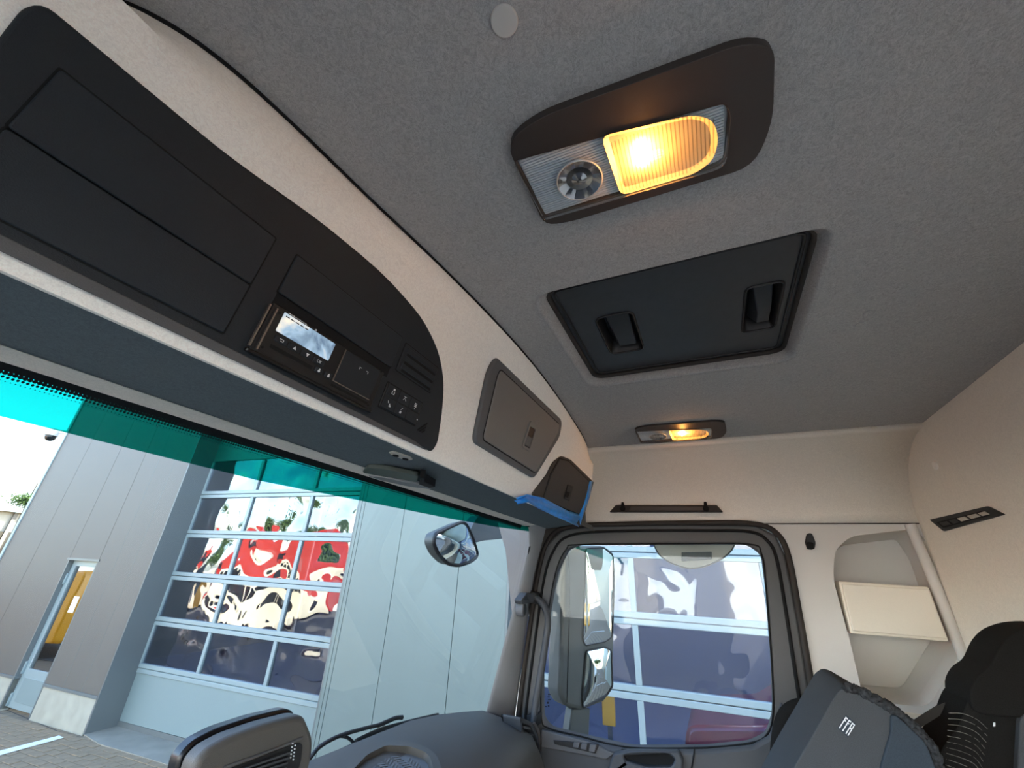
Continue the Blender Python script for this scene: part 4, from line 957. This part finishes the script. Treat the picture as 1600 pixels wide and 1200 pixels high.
# far building and trees
fb = thing('far_building', 'pale low building far off beyond the workshop corner', 'building', (14, 46, GZ))
FB = Fr((0, 45, 0), (1, 0, 0), (0, 0, 1), (0, -1, 0))
box('wall', FB, 2, 34, GZ, 2.4, -8, 0, M['hallw'], fb); box('roof_edge', FB, 1.8, 34.2, 2.4, 2.85, -8, .5, M['alu'], fb)
box('upper_storey', FB, 2, 34, 2.85, 4.0, -8, -.6, M['cladl'], fb)
for k in range(16): box('wall_rib', FB, 8.3 + k * 1.5, 8.5 + k * 1.5, GZ, 2.4, -.05, .14, M['clad'], fb)
for k in range(4): box('window', FB, 3 + k * 6.4, 7.6 + k * 6.4 - (0 if k else 0), -.4, 1.1, -.05, .06, M['glz'], fb)
box('window', FB, 8.6, 12.55, -.4, 1.15, -.05, .2, M['glz'], fb)
def tree(x, y, h, r, label, vs=.36):
    t = thing('tree', label, 'tree', (x, y, GZ)); rng = random.Random(int(x * 13 + y * 7))
    bm = bmesh.new(); tube_bm(bm, [(x, y, GZ), (x + .1, y, GZ + h * .4), (x, y + .1, GZ + h * .8)], [.22, .16, .06], 7); finish('trunk', bm, M['bark'], t)
    bm = bmesh.new()
    for k in range(1500):
        a, b, c_ = rng.gauss(0, .42), rng.gauss(0, .42), rng.gauss(0, .42)
        c0 = Vector((x + a * r, y + b * r, GZ + h * .66 + c_ * h * vs)); s = rng.uniform(.06, .14) * r * .55
        d1 = Vector((rng.uniform(-1, 1), rng.uniform(-1, 1), rng.uniform(-1, 1))).normalized() * s; d2 = d1.cross(Vector((rng.uniform(-1, 1), .3, rng.uniform(-1, 1)))).normalized() * s
        vs_ = [bm.verts.new(c0 + e) for e in (d1, d2, -d1, -d2)]; bm.faces.new(vs_)
        d3 = d1.cross(d2).normalized() * s; vs_ = [bm.verts.new(c0 + e) for e in (d1, d3, -d1, -d3)]; bm.faces.new(vs_)
    f = finish('foliage', bm, M['leaf'], t, smooth=False); f['kind'] = 'stuff'
q = GF  # foliage peeping past the corner
tree(11.75, 40, 8.1, .75, 'leafy green tree peeping past the workshop corner', .05)
for i, (x, y, h, r) in enumerate([(8, -64, 11, 3.0), (0, -66, 10, 2.8), (-10, -62, 9, 2.6), (16.5, -66, 11, 2.8), (-26, -70, 9, 2.8), (-38, -70, 10, 2.8), (-40, 44, 9, 4.4), (-26, 54, 9, 4.6), (-11, 60, 9, 4.6)]):
    tree(x, y, h, r, ['broad tree at the end of the yard in the door mirror', 'tall tree behind the yard in the door mirror', 'left tree behind the yard in the door mirror', 'right tree behind the yard in the door mirror', 'tree at the corner of the opposite hall', 'tall tree beyond the corner of the opposite hall', 'tree beyond the hall, mirrored highest on the left of the sectional door', 'tree at the front corner of the opposite hall', 'tree standing ahead of the truck across the yard'][i])
hl = thing('opposite_hall', 'long pale hall across the yard, seen only mirrored in the glass doors', 'building', (-27, -8, GZ))  # added as a sunlit reflector that throws daylight into the cab
HB = Fr((-27, -8, 0), (0, 1, 0), (0, 0, 1), (1, 0, 0))
box('wall', HB, -45, 33, GZ, 6.0, -10, 0, M['hall'], hl); box('roof_edge', HB, -45.2, 33.2, 6.0, 6.5, -10, .3, M['alu'], hl)
for k in range(12): box('gate', HB, -42 + k * 6.2, -38 + k * 6.2, GZ, 1.8, -.1, .06, M['hallg'], hl, .02)
# vehicles across the yard (mirrored in the glazed doors)
def vehicle(name, label, cat, x, y, rot, prof, width, m, wheels, glz):
    t = thing(name, label, cat, (x, y, GZ)); c_, s_ = math.cos(rot), math.sin(rot)
    F = Fr((x, y, GZ), (c_, s_, 0), (0, 0, 1), (s_, -c_, 0))
    slab('body', F, rnd(prof, .12), -width / 2, width / 2, m, t, (), .05, 3)
    for wx, wr in wheels:
        for sd__ in (-1, 1):
            w = slab('wheel', F, circ(wx, wr, wr, 20), sd__ * width / 2 - .12, sd__ * width / 2 + .03, M['tyre'], t, (), .02)
            slab('hub', F, circ(wx, wr, wr * .6, 14), sd__ * width / 2 - (.14 if sd__ < 0 else -.0) , sd__ * width / 2 + (.05 if sd__ > 0 else -.04) , M['chrome'], w)
    for gp_ in glz: slab('side_window', F, rnd(gp_, .06), -width / 2 - .01, width / 2 + .01, M['glz'], t)
    return t
vanp = [(-2.4, .35), (-2.4, 2.0), (1.0, 2.05), (1.7, 1.25), (2.5, 1.05), (2.6, .35)]
truckp = [(-4.5, .7), (-4.5, 3.5), (1.6, 3.5), (1.65, 3.0), (3.3, 3.0), (3.5, 1.6), (3.5, .5)]
carp = [(-2.1, .3), (-2.15, .85), (-1.6, 1.0), (-1.1, 1.42), (.4, 1.45), (1.1, .98), (2.0, .85), (2.1, .35)]
vehicle('van', 'yellow van across the yard mirrored in the entrance door glass', 'van', 1.0, 17.2, PI / 2, vanp, 1.9, M['ryel'], [(-1.6, .33), (1.6, .33)], [[(.2, 1.3), (.2, 1.85), (.9, 1.85), (1.4, 1.3)]])
vehicle('truck', 'red box truck across the yard mirrored in the sectional doors', 'truck', -9, 19, PI / 2, truckp, 2.5, M['rred'], [(-2.8, .5), (2.4, .5)], [[(2.1, 1.9), (2.1, 2.7), (3.1, 2.7), (3.3, 1.9)]])
vang = [[(.2, 1.25), (.2, 1.85), (.9, 1.85), (1.4, 1.25)], [(-.9, 1.25), (-.9, 1.85), (.0, 1.85), (.0, 1.25)], [(-2.2, 1.25), (-2.2, 1.85), (-1.1, 1.85), (-1.1, 1.25)]]
vehicle('van', 'cream van across the yard, nearest the truck of the two mirrored in the sectional door', 'van', -4.5, 15.5, PI / 2, vanp, 1.9, M['paint'], [(-1.6, .33), (1.6, .33)], vang)
vehicle('van', 'cream van across the yard, farther of the two mirrored in the sectional door', 'van', -5.5, 24, PI / 2, vanp, 1.9, M['paint'], [(-1.6, .33), (1.6, .33)], vang)
vehicle('car', 'white car parked behind the truck in the door mirror', 'car', .6, -14, PI / 2, carp, 1.8, M['rwht'], [(-1.3, .31), (1.3, .31)], [[(-1.3, .95), (-1.0, 1.34), (.35, 1.36), (.85, .97)]])
vehicle('car', 'yellow car at the end of the yard in the door mirror', 'car', 1.5, -24, PI / 2, carp, 1.8, M['ryel'], [(-1.3, .31), (1.3, .31)], [[(-1.3, .95), (-1.0, 1.34), (.35, 1.36), (.85, .97)]])
q = FAC.p(-2.0, GZ, -2.0)
M['rdrk'] = mat('dark_red_paint', (116, 18, 40), .3, coat=.5)
vehicle('car', 'red car standing inside the workshop behind the glass', 'car', q.x, q.y, PI / 2, carp, 1.8, M['rdrk'], [(-1.3, .36), (1.3, .36)], [[(-1.3, .95), (-1.0, 1.34), (.35, 1.36), (.85, .97)]])
q = FAC.p(1.15, GZ, -1.5)
yb = thing('wall_cabinet', 'yellow tool board inside the workshop behind the glass', 'cabinet', tuple(q))
box('board', FAC, .95, 1.12, -1.75, -1.35, -1.5, -1.4, M['ryel'], yb, .01); box('stand', FAC, 1.0, 1.06, GZ, -1.75, -1.5, -1.44, M['chrome'], yb)
print('pavers', cnt)
